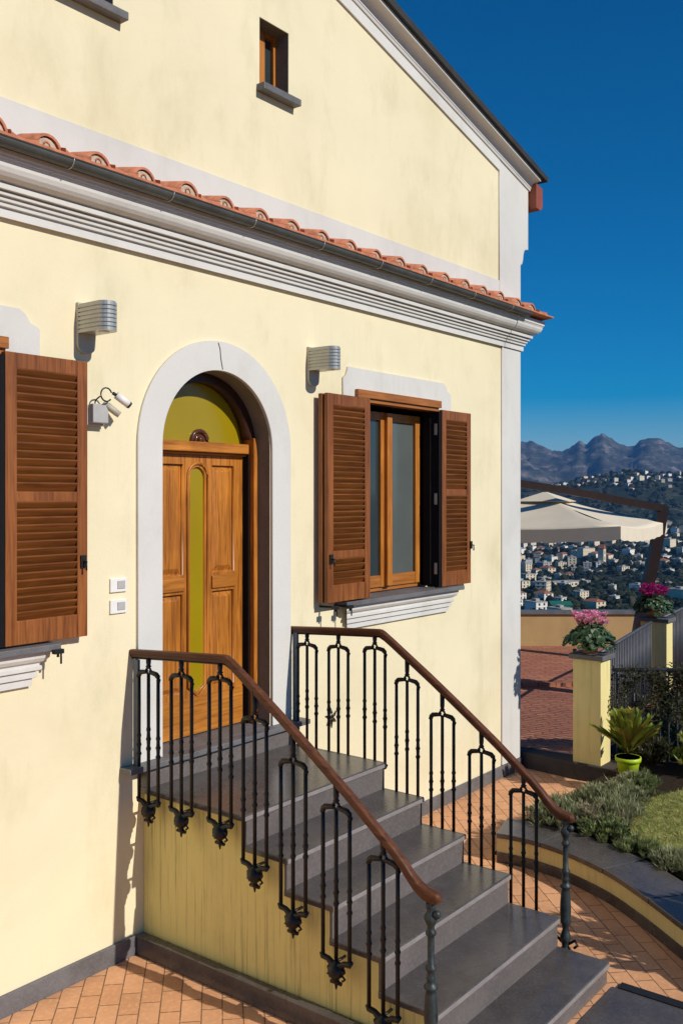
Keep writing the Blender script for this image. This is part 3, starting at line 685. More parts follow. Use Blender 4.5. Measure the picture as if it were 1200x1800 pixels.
# ---- main windows with shutters
def louvre(x0, x1, z0, z1, y0, th, name, parent, zmid=None, ang=33, sw=.05, railb=.13, railt=.085, frame_obj=True, mat2=None):
    """a louvred leaf lying in the plane y0 (front face) .. y0+th"""
    bm = bmesh.new(); s_ = .07
    box(bm, x0, x0 + s_, y0, y0 + th, z0, z1); box(bm, x1 - s_, x1, y0, y0 + th, z0, z1)
    box(bm, x0 + s_, x1 - s_, y0 + .002, y0 + th - .002, z0, z0 + railb); box(bm, x0 + s_, x1 - s_, y0 + .002, y0 + th - .002, z1 - railt, z1)
    segs = [(z0 + railb, z1 - railt)]
    if zmid: box(bm, x0 + s_, x1 - s_, y0 + .004, y0 + th - .004, zmid - .028, zmid + .028); segs = [(z0 + railb, zmid - .028), (zmid + .028, z1 - railt)]
    o = obj(name, bm, M['shut'], parent, bevel=.004)
    bm = bmesh.new(); yc = y0 + th / 2
    for a_, b_ in segs:
        n = max(1, int((b_ - a_) / .0425))
        for i in range(n):
            zc = a_ + (i + .5) * (b_ - a_) / n; j = rnd.uniform(-.0022, .0022)
            # the open leaf shows its inner side: front edge high, back edge low, underside in shade
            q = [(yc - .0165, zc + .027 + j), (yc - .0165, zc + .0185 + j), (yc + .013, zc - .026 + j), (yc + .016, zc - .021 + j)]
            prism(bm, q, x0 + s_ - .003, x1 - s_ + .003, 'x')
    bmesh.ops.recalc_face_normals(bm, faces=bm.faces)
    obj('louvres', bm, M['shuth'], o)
    return o
def window_set(x0, x1, left_end, right_end):
    # stucco hood around the top, with stepped ears
    sx0, sx1 = x0 - .21, x1 + .235
    hood = [(sx0, 3.56), (sx0, 3.735), (sx0 + .035, 3.755), (sx0 + .055, 3.80), (sx0 + .06, 3.825), (sx1 - .13, 3.825), (sx1 - .09, 3.80), (sx1 - .06, 3.755), (sx1 - .01, 3.735), (sx1, 3.725), (sx1, 3.45), (x1 + .02, 3.45), (x1 + .02, 3.60), (x0 - .02, 3.60), (x0 - .02, 3.45), (sx0, 3.45)]
    plate('window_hood', hood, [], -.020, .001, M['white'], V)
    # outer casing of wood standing proud of the wall
    bm = bmesh.new(); t = .065
    box(bm, x0 - .065, x1 + .02, -.055, .06, 3.592, 3.655); box(bm, x0 - .05, x1 + .005, -.035, .06, 3.56, 3.591)
    wd = obj('window', bm, M['frameh'], V, bevel=.003)
    bm = bmesh.new(); box(bm, x0 - .065, x0, -.05, .06, 1.992, 3.590); obj('casing', bm, M['frame'], wd, bevel=.003)
    bm = bmesh.new(); box(bm, x1 - .045, x1 + .0, -.03, .06, 1.992, 3.558); obj('casing', bm, M['dark'], wd, bevel=.003)  # right casing coloured near-black for its shaded side
    # sashes set back in the opening
    y = .17
    bm = bmesh.new()
    mx = x0 + (x1 - x0) * .50
    for a_, b_ in ((x0 + .03, mx - .004), (mx + .004, x1 - .05)):
        box(bm, a_, a_ + .075, y - .04, y + .02, 2.03, 3.52); box(bm, b_ - .075, b_, y - .04, y + .02, 2.03, 3.52)
        box(bm, a_ + .075, b_ - .075, y - .037, y + .018, 3.45, 3.52)
    box(bm, mx - .03, mx + .045, y - .075, y - .041, 2.04, 3.515)
    obj('sash', bm, M['frame'], wd, bevel=.004)
    bm = bmesh.new()
    for a_, b_ in ((x0 + .03, mx - .004), (mx + .004, x1 - .05)): box(bm, a_ + .075, b_ - .075, y - .037, y + .018, 2.03, 2.13)
    box(bm, x0, x1, y - .02, y + .05, 1.995, 2.028); obj('sash_rail', bm, M['frameh'], wd, bevel=.004)
    for k, (a_, b_) in enumerate(((x0 + .03, mx - .004), (mx + .004, x1 - .05))):
        bm = bmesh.new(); box(bm, a_ + .07, b_ - .07, y - .012, y - .004, 2.12, 3.46); obj('pane', bm, M['glassd'] if k == 0 else M['glassg'], wd)
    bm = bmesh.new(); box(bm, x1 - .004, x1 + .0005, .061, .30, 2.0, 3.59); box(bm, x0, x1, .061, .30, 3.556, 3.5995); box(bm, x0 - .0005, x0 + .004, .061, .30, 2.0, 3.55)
    obj('reveal', bm, M['dark'], wd)  # near-black liner: shade of the opening painted in
    # sill of grey stone on a white moulded apron
    bm = bmesh.new(); box(bm, x0 - .30, x1 + .30, -.125, -.0005, 1.952, 1.988); box(bm, x0 + .001, x1 - .001, -.0004, .29, 1.9525, 1.9875); obj('sill', bm, M['lava2'], wd, bevel=.004)
    ap = [(0, 1.76), (-.028, 1.76), (-.028, 1.80), (-.045, 1.806), (-.045, 1.835), (-.038, 1.838), (-.060, 1.848), (-.060, 1.868), (-.052, 1.872), (-.052, 1.885), (-.070, 1.895), (-.084, 1.915), (-.088, 1.95), (0, 1.95)]
    sweepx('sill_apron', ap, 0, 0, M['trim'], V, x1f=lambda y_, z_: x1 + .14 - y_ * 1.35, x0f=lambda y_, z_: x0 - .14 + y_ * 1.35)
window_set(W2X0, W2X1, 0, 0)
window_set(W1X0, W1X1, 0, 0)
def fittings(parent, x, y, z, handle=True):
    bm = bmesh.new(); box(bm, x - .018, x + .018, y - .012, y, z - .035, z + .035); tube(bm, [(x, y - .012, z), (x, y - .035, z), (x, y - .035, z - .05)], .007, 6)
    obj('latch', bm, M['black'], parent)
def holder(x, z):
    bm = bmesh.new(); tube(bm, [(x, 0, z), (x, -.15, z), (x, -.15, z - .03)], .009, 6); box(bm, x - .03, x + .03, -.165, -.135, z - .012, z + .012); tube(bm, [(x + .02, -.15, z), (x + .02, -.15, z - .07)], .006, 6)
    obj('shutter_catch', bm, M['black'], V)
# right window: left bifold pair stacked flat, right leaf flat beyond a leaf in the reveal, its shade painted near-black
s1 = louvre(5.60, 6.14, 2.0, 3.58, -.125, .036, 'shutter', V, 2.36)
fittings(s1, 5.635, -.125, 2.33)
s2 = louvre(5.590, 6.130, 2.0, 3.578, -.076, .036, 'shutter', V, 2.36)
s3 = louvre(7.295, 7.80, 1.995, 3.575, -.075, .036, 'shutter', V, 2.84)
fittings(s3, 7.79, -.075, 2.35)
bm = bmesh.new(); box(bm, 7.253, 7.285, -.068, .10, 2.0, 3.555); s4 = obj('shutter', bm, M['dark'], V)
bm = bmesh.new()
for z in (3.40, 2.78, 2.16): box(bm, 7.2485, 7.2525, -.045, -.02, z - .05, z + .05)
obj('hinge', bm, M['silver'], s4)
bm = bmesh.new(); box(bm, 7.2495, 7.2525, .018, .024, 2.02, 3.5); obj('weather_strip', bm, M['zinc'], s4)
holder(5.84, 1.955); holder(5.66, 1.965)
# left window: one open leaf folded on the wall
s5 = louvre(2.925, 3.455, 2.0, 3.575, -.075, .040, 'shutter', V, 2.80)
fittings(s5, 3.42, -.075, 2.43)
holder(3.20, 1.95)
bm = bmesh.new(); box(bm, 2.895, 2.922, -.07, .1, 2.0, 3.555); s6 = obj('shutter', bm, M['dark'], V)  # leaf on edge, its unlit face painted near-black
bm = bmesh.new()
for z in (3.40, 2.78, 2.16): box(bm, 2.890, 2.8945, -.045, -.015, z - .05, z + .05)
obj('hinge', bm, M['silver'], s6)

# ---- fixtures on the facade
def wall_lamp(x, z, label):
    L = hold('wall_lamp', (x, 0, z), label, 'wall lamp', 'silver wall lamps on the facade')
    bm = bmesh.new(); hw = .062; pts = [(-hw, .13), (-hw, -.12)] + [(-hw * math.cos(R(180 * i / 10)), -.12 - .05 * math.sin(R(180 * i / 10))) for i in range(11)] + [(hw, .13)]
    pts = [(-hw, .155)] + [(-hw * math.cos(R(18 * i)), -.085 - .05 * math.sin(R(18 * i))) for i in range(11)] + [(hw, .155)]
    prism(bm, pts, -.024, 0); obj('back_plate', bm, M['backplate'], L)
    bm = bmesh.new()
    def sec(r_, zz0, zz1):                       # stadium: straight sides leaving the wall, round nose
        q = [(-hw * r_, -.0245), (-hw * r_, -.195)] + [(-hw * r_ * math.cos(R(15 * i)), -.195 - hw * r_ * math.sin(R(15 * i))) for i in range(1, 12)] + [(hw * r_, -.195), (hw * r_, -.0245)]
        prism(bm, q, zz0, zz1, 'z')
    z0 = -.022
    for i in range(7):
        sec(1.0, z0 + .024 * i, z0 + .024 * i + .0165); sec(.90, z0 + .024 * i + .0162, z0 + .024 * i + .0242)
    obj('shade', bm, M['silver'], L)
    bm = bmesh.new(); lathe(bm, [(.0, -.004), (.03, -.002), (.034, .003)], (0, -.175, z0 - .003), 14); obj('lens', bm, M['plastic'], L)
wall_lamp(3.49, 3.765, 'silver ribbed wall lamp above the left louvred shutter')
wall_lamp(5.565, 3.765, 'silver ribbed wall lamp between the arched door and the right window')
J = hold('junction_box', (3.55, 0, 3.29), 'small grey junction box on the wall beside the left shutter', 'junction box')
bm = bmesh.new(); box(bm, -.075, .06, -.03, 0, -.075, .045); box(bm, -.055, .055, -.075, -.0301, -.06, .05); obj('housing', bm, M['greyplastic'], J, bevel=.005)
K = hold('security_camera', (3.645, 0, 3.33), 'white security camera with looped black cable between left shutter and door arch', 'camera')
bm = bmesh.new(); q = Vector((.80, -.35, -.62)).normalized(); c0 = Vector((-.03, -.16, .085)); tube(bm, [c0, c0 + q * .12], .030, 12); obj('body', bm, M['plastic'], K)
bm = bmesh.new(); tube(bm, [c0 + q * .118, c0 + q * .135], [.031, .026], 12); obj('lens', bm, M['black'], K)
bm = bmesh.new(); c1 = Vector((-.06, -.10, .0)); tube(bm, [c1 + Vector((-.02, .03, .03)), c1 + q * .11], .026, 10); tube(bm, [c1 + Vector((.02, .06, .02)), c1 + q * .09 + Vector((.03, .04, 0))], .024, 10); obj('bracket', bm, M['backplate'], K)
bm = bmesh.new(); cc = Vector((-.10, -.13, .085)); tube(bm, [cc + Vector((.052 * math.cos(R(20 * i)), 0, .052 * math.sin(R(20 * i)))) for i in range(1, 17)], .006, 6)
tube(bm, [c0, c0 + Vector((-.03, 0, .012))], .014, 8); tube(bm, [(-.15, -.12, .07), (-.17, -.09, .04), (-.15, -.05, .0), (-.13, -.02, -.01)], .006, 6); obj('cable', bm, M['black'], K); K.scale = (.76, .76, .76)
for zc, lb in ((2.268, 'upper of the two white switch plates beside the door'), (2.140, 'lower of the two white switch plates beside the door')):
    S = hold('switch_plate', (3.73, 0, zc), lb, 'switch', 'white switch plates beside the door')
    bm = bmesh.new(); box(bm, -.062, .062, -.014, 0, -.042, .042); obj('cover', bm, M['plastic'], S, bevel=.004)
    bm = bmesh.new(); box(bm, -.012, .045, -.019, -.0142, -.022, .026); obj('rocker', bm, M['greyplastic'], S, bevel=.002)
T = hold('wall_hook', (8.903, .07, 3.86), 'small black fitting on the far side of the corner pilaster', 'fitting')
bm = bmesh.new(); tube(bm, [(0, 0, 0), (.05, 0, 0), (.09, 0, -.01)], [.05, .03, .012], 8); obj('body', bm, M['black'], T)
# dried starfish-like ornament on the wall behind the right railing
bm = bmesh.new()
for a_ in (95, 160, 215, 268, 320, 20): tube(bm, [(5.79, -.012, 1.10), (5.79 + .035 * math.cos(R(a_)), -.014, 1.10 + .035 * math.sin(R(a_))), (5.79 + .072 * math.cos(R(a_ + 8)), -.008, 1.10 + .085 * math.sin(R(a_ + 8)))], [.012, .009, .003], 6)
tag(obj('wall_ornament', bm, M['brown']), 'small dark lizard-like ornament fixed to the wall behind the right railing', 'ornament')

# ================================================================== STAIRCASE
ST = hold('staircase', (0, 0, 0), 'grey stone stair of seven levels with an ochre plastered side climbing to the door', 'staircase')
XL, XRR = 3.90, 5.255
TY = [-.885, -1.185, -1.50, -1.815, -2.14, -2.445]; TZ = [1.01, .835, .66, .483, .305, .13]
side = [(0, 0)]
side = [(-.001, 0), (-.001, .97)]
for i in range(6):
    side.append((TY[i] + .03, TZ[i] - .036)); side.append((TY[i] + .03, (TZ[i + 1] if i < 5 else 0.036) - .036))
side = [(-.001, 0.0), (-.001, TZ[0] - .036)] + [p_ for i in range(6) for p_ in ((TY[i] + .03, TZ[i] - .036), (TY[i] + .03, (TZ[i + 1] - .036) if i < 5 else 0.0))]
bm = bmesh.new(); prism(bm, side, XL + .03, XRR - .02, 'x'); obj('side_wall', bm, M['ochre'], ST)
prev = 0.0
for i in range(6):
    y1 = -.002 if i == 0 else TY[i - 1] + .028
    xl = XL if i == 0 else XL + .022
    bm = bmesh.new(); box(bm, xl, XRR + .03, TY[i], y1, TZ[i] - .035, TZ[i]); td = obj('tread', bm, M['lava'], ST, bevel=.007, seg=3)
    bm = bmesh.new(); box(bm, xl + .004, XRR + .026, TY[i] - .0025, TY[i] + .004, TZ[i] - .031, TZ[i] - .007); obj('nosing_highlight', bm, M['nose'], td, bevel=.002)
    zl = TZ[i + 1] + .0005 if i < 5 else .0065
    bm = bmesh.new(); box(bm, XL + .032, XRR + .018, TY[i] + .012, TY[i] + .029, zl, TZ[i] - .0355); obj('riser', bm, M['riser'], ST)
# threshold slab and its riser
bm = bmesh.new(); box(bm, 3.745, 5.43, -.10, .0, 1.128, 1.165); box(bm, CX - RI, CX + RI, .0005, .26, 1.128, 1.1645); obj('threshold', bm, M['lava2'], ST, bevel=.006)
bm = bmesh.new(); box(bm, XL + .01, XRR + .01, -.06, -.003, 1.0105, 1.1275); obj('riser', bm, M['riser'], ST)
# skirting along the plastered side
bm = bmesh.new(); box(bm, XL - .045, XL + .0195, -2.42, -.024, 0, .118); obj('skirting', bm, M['lava'], ST, bevel=.004)
bm = bmesh.new(); box(bm, XRR - .0195, XRR + .02, -2.42, -.024, 0, .118); obj('skirting', bm, M['lava'], ST, bevel=.004)

# ---- railings
GY = [-.153, -.44, -.756, -1.022, -1.297, -1.586, -1.879]
GTS = {-1: [1.757, 1.769, 1.788, 1.600, 1.412, 1.228, 1.030], 1: [1.742, 1.753, 1.775, 1.588, 1.392, 1.20, 1.005]}          # crown of each arch
def railtop(y):
    return interp(-y, [(0, 1.850), (.80, 1.896), (.86, 1.888), (1.21, 1.640), (1.64, 1.325), (1.95, 1.080), (2.05, .985), (2.10, .925), (2.20, .90)])
GB = [1.012, 1.012, 1.012, .838, .663, .486, .308]
def baluster(x, k, sgn, dz):
    bm = bmesh.new(); yc, zt, zb = GY[k], GTS[sgn][k] - .016, GB[k]
    zb = zb - .045
    sp = .086
    for j, s_ in enumerate((-1, 0, 1)):
        y = yc + s_ * sp; top = zt - (.038 if s_ else .0)
        L_ = top - zb; kz = [zb + L_ * q for q in (.0, .40, .43, .46, .49, .52, .85, 1)]
        jitter = .03 * math.sin(k * 2.1 + j * 1.7)
        pr_ = [(.0106, zb), (.0106, zb + L_ * (.36 + jitter)), (.0165, zb + L_ * (.38 + jitter)), (.0106, zb + L_ * (.40 + jitter)), (.0120, zb + L_ * (.44 + jitter)), (.0165, zb + L_ * (.455 + jitter)), (.0120, zb + L_ * (.47 + jitter)), (.0106, zb + L_ * (.51 + jitter)), (.0145, zb + L_ * (.53 + jitter)), (.0106, zb + L_ * (.55 + jitter)), (.0112, zb + L_ * .8), (.0106, top)]
        lathe(bm, pr_, (x, y, 0), 8)
    # crown: two quarter bends, a ring with an open eye, and a stub to the handrail
    for s_ in (-1, 1):
        tube(bm, [(x, yc + s_ * sp, zt - .055), (x, yc + s_ * (sp + .004), zt - .034), (x, yc + s_ * (sp - .002), zt - .017), (x, yc + s_ * sp * .82, zt - .004), (x, yc + s_ * sp * .50, zt + .001), (x, yc + s_ * sp * .24, zt + .004), (x, yc + s_ * .016, zt + .016)], [.0115, .0145, .0155, .0155, .0145, .0135, .011], 7)
    tube(bm, [(x, yc + .019 * math.cos(R(30 * i)), zt + .012 + .019 * math.sin(R(30 * i))) for i in range(12)], .0075, 6, False, 0, True)
    zr = railtop(yc) + dz - .045
    lathe(bm, [(.009, zt + .03), (.019, zt + .037), (.012, zt + .046), (.015, zt + .06), (.016, zr)], (x, yc, 0), 8)
    return bm
def pendant(x, k, xin):
    bm = bmesh.new(); yc = GY[k]; zb = GB[k] - .045; sp = .086
    # shallow scalloped bar carrying the three bars, then a ball and a small fleur
    tube(bm, [(x, yc + sp + .014, zb + .012), (x, yc + sp, zb - .006), (x, yc + sp * .6, zb - .010), (x, yc + sp * .35, zb - .026), (x, yc, zb - .034), (x, yc - sp * .35, zb - .026), (x, yc - sp * .6, zb - .010), (x, yc - sp, zb - .006), (x, yc - sp - .014, zb + .012)], [.010, .016, .015, .018, .022, .018, .015, .016, .010], 7)
    for s_ in (-1, 1):
        tube(bm, [(x, yc + s_ * .018, zb - .03), (x, yc + s_ * .040, zb - .044), (x, yc + s_ * .028, zb - .060), (x, yc + s_ * .012, zb - .052)], [.009, .008, .008, .005], 6)
    lathe(bm, [(.012, -.024), (.018, -.036), (.036, -.048), (.046, -.072), (.042, -.096), (.024, -.114), (.011, -.122), (.020, -.132), (.010, -.142), (.004, -.172)], (x, yc, zb + .02), 10)
    tube(bm, [(x, yc - .034, zb - .118), (x, yc + .034, zb - .118)], .010, 6)
    for s_ in (-1, 1):
        ball(bm, (x, yc + s_ * .046, zb - .052), .013, 6); tube(bm, [(x, yc + s_ * .040, zb - .075), (x, yc + s_ * .056, zb - .088), (x, yc + s_ * .040, zb - .100)], .007, 5)
    # strut fixing it to the side of the stair
    tube(bm, [(x, yc, zb - .012), (xin, yc, zb - .012)], .008, 6)
    return bm
def railing(x, sgn, label, xin):
    T_ = hold('railing', (0, 0, 0), label, 'railing', 'wrought iron railings either side of the stair'); dzr = .018 if sgn < 0 else 0
    for k in range(7):
        b = obj('baluster', baluster(x, k, sgn, dzr), M['iron'], T_, recalc=True)
        obj('pendant', pendant(x, k, xin), M['iron'], b)
    # handrail swept along the side profile
    path = [(0.0, 1.850), (-.30, 1.868), (-.60, 1.885), (-.79, 1.895), (-.815, 1.893), (-.838, 1.882), (-.90, 1.842), (-1.21, 1.632), (-1.45, 1.462), (-1.70, 1.279), (-1.95, 1.080), (-2.02, 1.015), (-2.06, .972), (-2.095, .940), (-2.135, .918), (-2.170, .911), (-2.195, .912), (-2.207, .913)]
    path = [(y, z + dzr) for y, z in path]
    sec = [(-.024, -.012), (-.023, -.025), (-.015, -.030), (-.015, -.045), (.015, -.045), (.015, -.030), (.023, -.025), (.024, -.012), (.021, -.004), (.011, 0), (-.011, 0), (-.021, -.004)]
    bm = bmesh.new(); rows = []
    for i, (y, z) in enumerate(path):
        a_ = Vector(path[max(0, i - 1)]); b_ = Vector(path[min(len(path) - 1, i + 1)]); t = (b_ - a_).normalized(); nrm = Vector((-t.y, t.x)) * (-1 if True else 1)
        if nrm.y < 0: nrm = -nrm
        g = 1.0 if i < len(path) - 6 else (1.03, 1.12, 1.26, 1.30, 1.05, .55)[i - (len(path) - 6)]
        rows.append([bm.verts.new((x + u_ * g, y + nrm.x * ((w_ + .025) * g - .025), z + nrm.y * ((w_ + .025) * g - .025))) for u_, w_ in sec])
    n = len(sec)
    for i in range(len(rows) - 1):
        for k in range(n): bm.faces.new((rows[i][k], rows[i][(k + 1) % n], rows[i + 1][(k + 1) % n], rows[i + 1][k]))
    bm.faces.new(rows[0]); bm.faces.new(rows[-1][::-1])
    h = obj('handrail', bm, M['rail'], T_)
    # flat bar against the wall
    bm = bmesh.new(); box(bm, x - .010, x + .010, -.066, -.024, 1.166, 1.81); obj('wall_bar', bm, M['steel'], T_, bevel=.002)
    # flat iron under the handrail
    bm = bmesh.new(); pp = [(x, y, z - .052 if y > -.8 else z - .060) for y, z in path[:12]]
    tube(bm, pp, .0065, 4); obj('under_rail', bm, M['iron'], T_)
    # turned newel
    bm = bmesh.new(); y = -2.155
    pf = [(.018, -.035), (.030, -.02), (.030, .02), (.020, .03), (.026, .06), (.033, .085), (.026, .11), (.018, .13), (.023, .16), (.034, .18), (.030, .20), (.033, .24), (.031, .30), (.026, .36), (.022, .375), (.034, .385), (.034, .395), (.022, .405), (.019, .42), (.024, .43), (.019, .44), (.017, .46), (.027, .475), (.027, .485), (.017, .495), (.016, .62), (.017, .63), (.026, .64), (.026, .65), (.018, .66), (.017, .675), (.024, .69), (.032, .71), (.032, .725), (.022, .74), (.018, .75), (.024, .765), (.024, .79)]
    lathe(bm, pf, (x, y, .09), 14); ball(bm, (x - .03 * 0, y - .034, .83), .020); nw = obj('newel_post', bm, M['cast'], T_)
    bm = bmesh.new(); yq = y
    for s_ in (-1, 1): tube(bm, [(x, yq + s_ * .02, .14), (x, yq + s_ * .06, .17), (x, yq + s_ * .075, .145), (x, yq + s_ * .055, .125)], .009, 6)
    tube(bm, [(x, yq, .11), (xin, yq, .11)], .014, 6); obj('scroll_bracket', bm, M['iron'], nw)
railing(3.84, -1, 'left wrought iron railing with mahogany handrail and hanging pendants, nearest the camera', 3.915)
railing(5.325, 1, 'right wrought iron railing with mahogany handrail, beside the curved garden kerb', 5.25)

# ================================================================== CURVED PLANTER, GARDEN
CURVE = [(6.53, -1.04), (6.555, -1.15), (6.56, -1.35), (6.52, -1.577), (6.44, -1.80), (6.33, -2.03), (6.18, -2.25), (6.02, -2.46), (5.84, -2.68), (5.62, -2.97), (5.36, -3.38), (5.12, -3.9), (4.98, -4.8), (4.9, -6)]
def smooth_curve(c, n=4):
    out = []
    for i in range(len(c) - 1):
        p0, p1, p2, p3 = (Vector(c[max(0, i - 1)]), Vector(c[i]), Vector(c[i + 1]), Vector(c[min(len(c) - 1, i + 2)]))
        for k in range(n):
            t = k / n; out.append(.5 * ((2 * p1) + (p2 - p0) * t + (2 * p0 - 5 * p1 + 4 * p2 - p3) * t * t + (3 * p1 - p0 - 3 * p2 + p3) * t ** 3))
    out.append(Vector(c[-1])); return out
SC_ = smooth_curve(CURVE)
def offs(c, d):
    out = []
    for i, p in enumerate(c):
        t = (c[min(i + 1, len(c) - 1)] - c[max(i - 1, 0)]).normalized(); out.append(p + Vector((-t.y, t.x)) * d)
    return out
def strip(bm, a, b, z0, z1):
    n = len(a)
    v = [[bm.verts.new((p.x, p.y, z)) for p in q] for q, z in ((a, z0), (b, z0), (b, z1), (a, z1))]
    for i in range(n - 1):
        for k in range(4): bm.faces.new((v[k][i], v[k][i + 1], v[(k + 1) % 4][i + 1], v[(k + 1) % 4][i]))
    for i in (0, n - 1): bm.faces.new([v[k][i] for k in range(4)])
G = hold('planter_wall', (0, 0, 0), 'low curved ochre planter wall with dark stone coping around the garden', 'planter wall')
bm = bmesh.new(); strip(bm, offs(SC_, .0), offs(SC_, .16), -.02, .185); obj('wall', bm, M['ochre2'], G)
bm = bmesh.new(); strip(bm, offs(SC_, -.010), offs(SC_, .001), -.001, .075); obj('skirting', bm, M['lava'], G)
js = [0, 9, 19, 27, 34, 42, len(SC_) - 1]
for a_, b_ in zip(js, js[1:]):
    seg_ = SC_[a_:b_ + 1]; seg_ = seg_[:]
    seg_[-1] = seg_[-1] + (seg_[-2] - seg_[-1]).normalized() * .006
    bm = bmesh.new(); strip(bm, offs(seg_, -.020), offs(seg_, .36), .187, .225); obj('coping', bm, M['lava'], G, bevel=.004)
# soil and lawn behind it
inn = offs(SC_, .24)
bm = bmesh.new()
poly = [(p.x, p.y) for p in inn] + [(16, -9), (11.3, -3.6), (9.75, -1.62), (9.22, -.95), (8.95, -.99), (7.6, -.99)]
prism(bm, poly, -1.2, .16, 'z'); struct(obj('garden_bed', bm, M['soil']))
LAWN = [(8.05, -1.60), (7.45, -1.72), (7.02, -1.92), (6.70, -2.35), (6.50, -2.75), (6.1, -3.4), (5.8, -4.5), (13, -6.2), (10.4, -3.1), (9.3, -2.05)]
bm = bmesh.new(); prism(bm, LAWN, .10, .20, 'z'); struct(obj('lawn', bm, M['lawn']))
def inpoly(x, y, P_):
    c = False; j = len(P_) - 1
    for i in range(len(P_)):
        if ((P_[i][1] > y) != (P_[j][1] > y)) and (x < (P_[j][0] - P_[i][0]) * (y - P_[i][1]) / (P_[j][1] - P_[i][1]) + P_[i][0]): c = not c
        j = i
    return c
bm = bmesh.new(); cnt = 0
while cnt < 30000:
    x = rnd.uniform(5.9, 10.2); y = rnd.uniform(-4.2, -1.6)
    if not inpoly(x, y, LAWN): continue
    d_ = math.hypot(x, y + 4.6)
    cnt += 1
    h = rnd.uniform(.008, .030); a_ = rnd.uniform(0, 6.283); w_ = .005; lx, ly = rnd.uniform(-.03, .03), rnd.uniform(-.03, .03)
    q = [bm.verts.new((x - w_ * math.cos(a_), y - w_ * math.sin(a_), .198)), bm.verts.new((x + w_ * math.cos(a_), y + w_ * math.sin(a_), .198)), bm.verts.new((x + lx, y + ly, .2 + h))]
    bm.faces.new(q)
tag(obj('grass', bm, M['grass'], recalc=False), 'short sunlit lawn grass in the garden at right', 'grass', kind='stuff')
def leafq(bm, p, dirv, L_, w_, mi=0, fold=.25, up=Vector((0, 0, 1))):
    d = dirv.normalized(); s_ = d.cross(up)
    if s_.length < 1e-3: s_ = Vector((1, 0, 0))
    s_.normalize(); nrm = s_.cross(d)
    v = [bm.verts.new(p), bm.verts.new(p + d * L_ * .5 + s_ * w_ / 2 + nrm * fold * w_), bm.verts.new(p + d * L_), bm.verts.new(p + d * L_ * .5 - s_ * w_ / 2 + nrm * fold * w_)]
    f = bm.faces.new((v[0], v[1], v[2], v[3])); f.material_index = mi
def rdir(r_, up=.4):
    a_ = r_.uniform(0, 6.283); z = r_.uniform(-.2, 1) * 1.0
    return Vector((math.cos(a_), math.sin(a_), z + up)).normalized()
def shrub(x, y, z, r_, h, n, label, seed, mat_='lav', L_=.05, w_=.010, name='shrub', group='low shrubs along the planter', stems=46):
    q = random.Random(seed); e = hold(name, (x, y, z), label, 'shrub', group)
    bm = bmesh.new(); bs = bmesh.new()
    for s_ in range(stems):
        a_ = q.uniform(0, 6.283); rr = r_ * math.sqrt(q.random()); tip = Vector((rr * math.cos(a_), rr * math.sin(a_), h * (1 - .55 * (rr / r_) ** 2) * q.uniform(.65, 1.1)))
        mid = tip * .5 + Vector((0, 0, .03)); base = Vector((tip.x * .25, tip.y * .25, 0))
        tube(bs, [base, mid, tip], [.004, .003, .0015], 4)
        for k in range(n // stems):
            t = q.uniform(.25, 1.0); p = base.lerp(mid, t * 2) if t < .5 else mid.lerp(tip, t * 2 - 1)
            leafq(bm, p, (rdir(q, .5) + (tip - base).normalized() * .8), L_ * q.uniform(.6, 1.3), w_ * q.uniform(.7, 1.4))
    obj('stems', bs, M['stem'], e); obj('foliage', bm, M[mat_], e, recalc=False); return e
sh = [(7.05, -1.28, .24, 0.203, 'grey green shrub at the far end of the curved coping'), (7.20, -1.55, .26, 0.218, 'grey green shrub in the middle of the bed, left of the lawn edge'), (7.02, -1.70, .20, 0.172, 'low dark shrub just behind the right handrail end'),
      (7.58, -1.36, .24, .17, 'dry lavender-like shrub left of the lime pot'), (7.95, -1.50, .22, 0.203, 'dry twiggy shrub between lawn edge and lime pot'), (6.86, -2.02, .17, 0.133, 'small low shrub hugging the coping beside the lawn'),
      (6.74, -2.32, .14, 0.109, 'smallest shrub on the coping edge, towards the bottom right'), (8.46, -1.38, .17, .12, 'shrub in front of the leafy potted plant, beside the dark kerb'), (7.30, -1.18, .22, .12, 'spreading grey shrub nearest the paved walk, between kerb and curved coping')]
sh += [(7.42, -1.62, .20, .20, 'low grey shrub at the upper left corner of the lawn'), 
       (6.62, -2.62, .12, .12, 'tiny shrub between coping and lawn at the right picture edge'), (8.25, -1.52, .18, .22, 'twiggy shrub at the top corner of the lawn, before the lime pot'), (7.62, -1.50, .20, .24, 'dense grey shrub between the dry lavender and the lawn')]
for i, (x, y, r_, h, lb) in enumerate(sh): shrub(x, y, .155, r_ * 1.1, h, 2300, lb, 40 + i, mat_=('lav', 'lavg', 'lavd')[(i * 5) % 3] if i % 4 else 'lav', L_=.05 if i % 3 else .085, w_=.009 if i % 2 else .013, stems=60)
shrub(9.25, -1.75, .15, .34, .42, 1500, 'bright leafed shrub at the right edge behind the lawn', 77, 'frond', .09, .03)
shrub(9.85, -2.25, .15, .34, .50, 1500, 'taller green shrub behind the lawn beside the iron fence', 78, 'ivy', .09, .03)
shrub(9.35, -1.22, .15, .22, .30, 900, 'dark shrub behind the lime pot beside the iron fence', 79, 'ivy', .07, .022)
shrub(6.02, -3.85, .15, .50, 1.12, 4200, 'tall unseen shrub outside the right edge, added to shade the paving', 91, 'ivy', .10, .045, stems=80)  # out-of-view bush added to cast ragged shade on the lower right paving
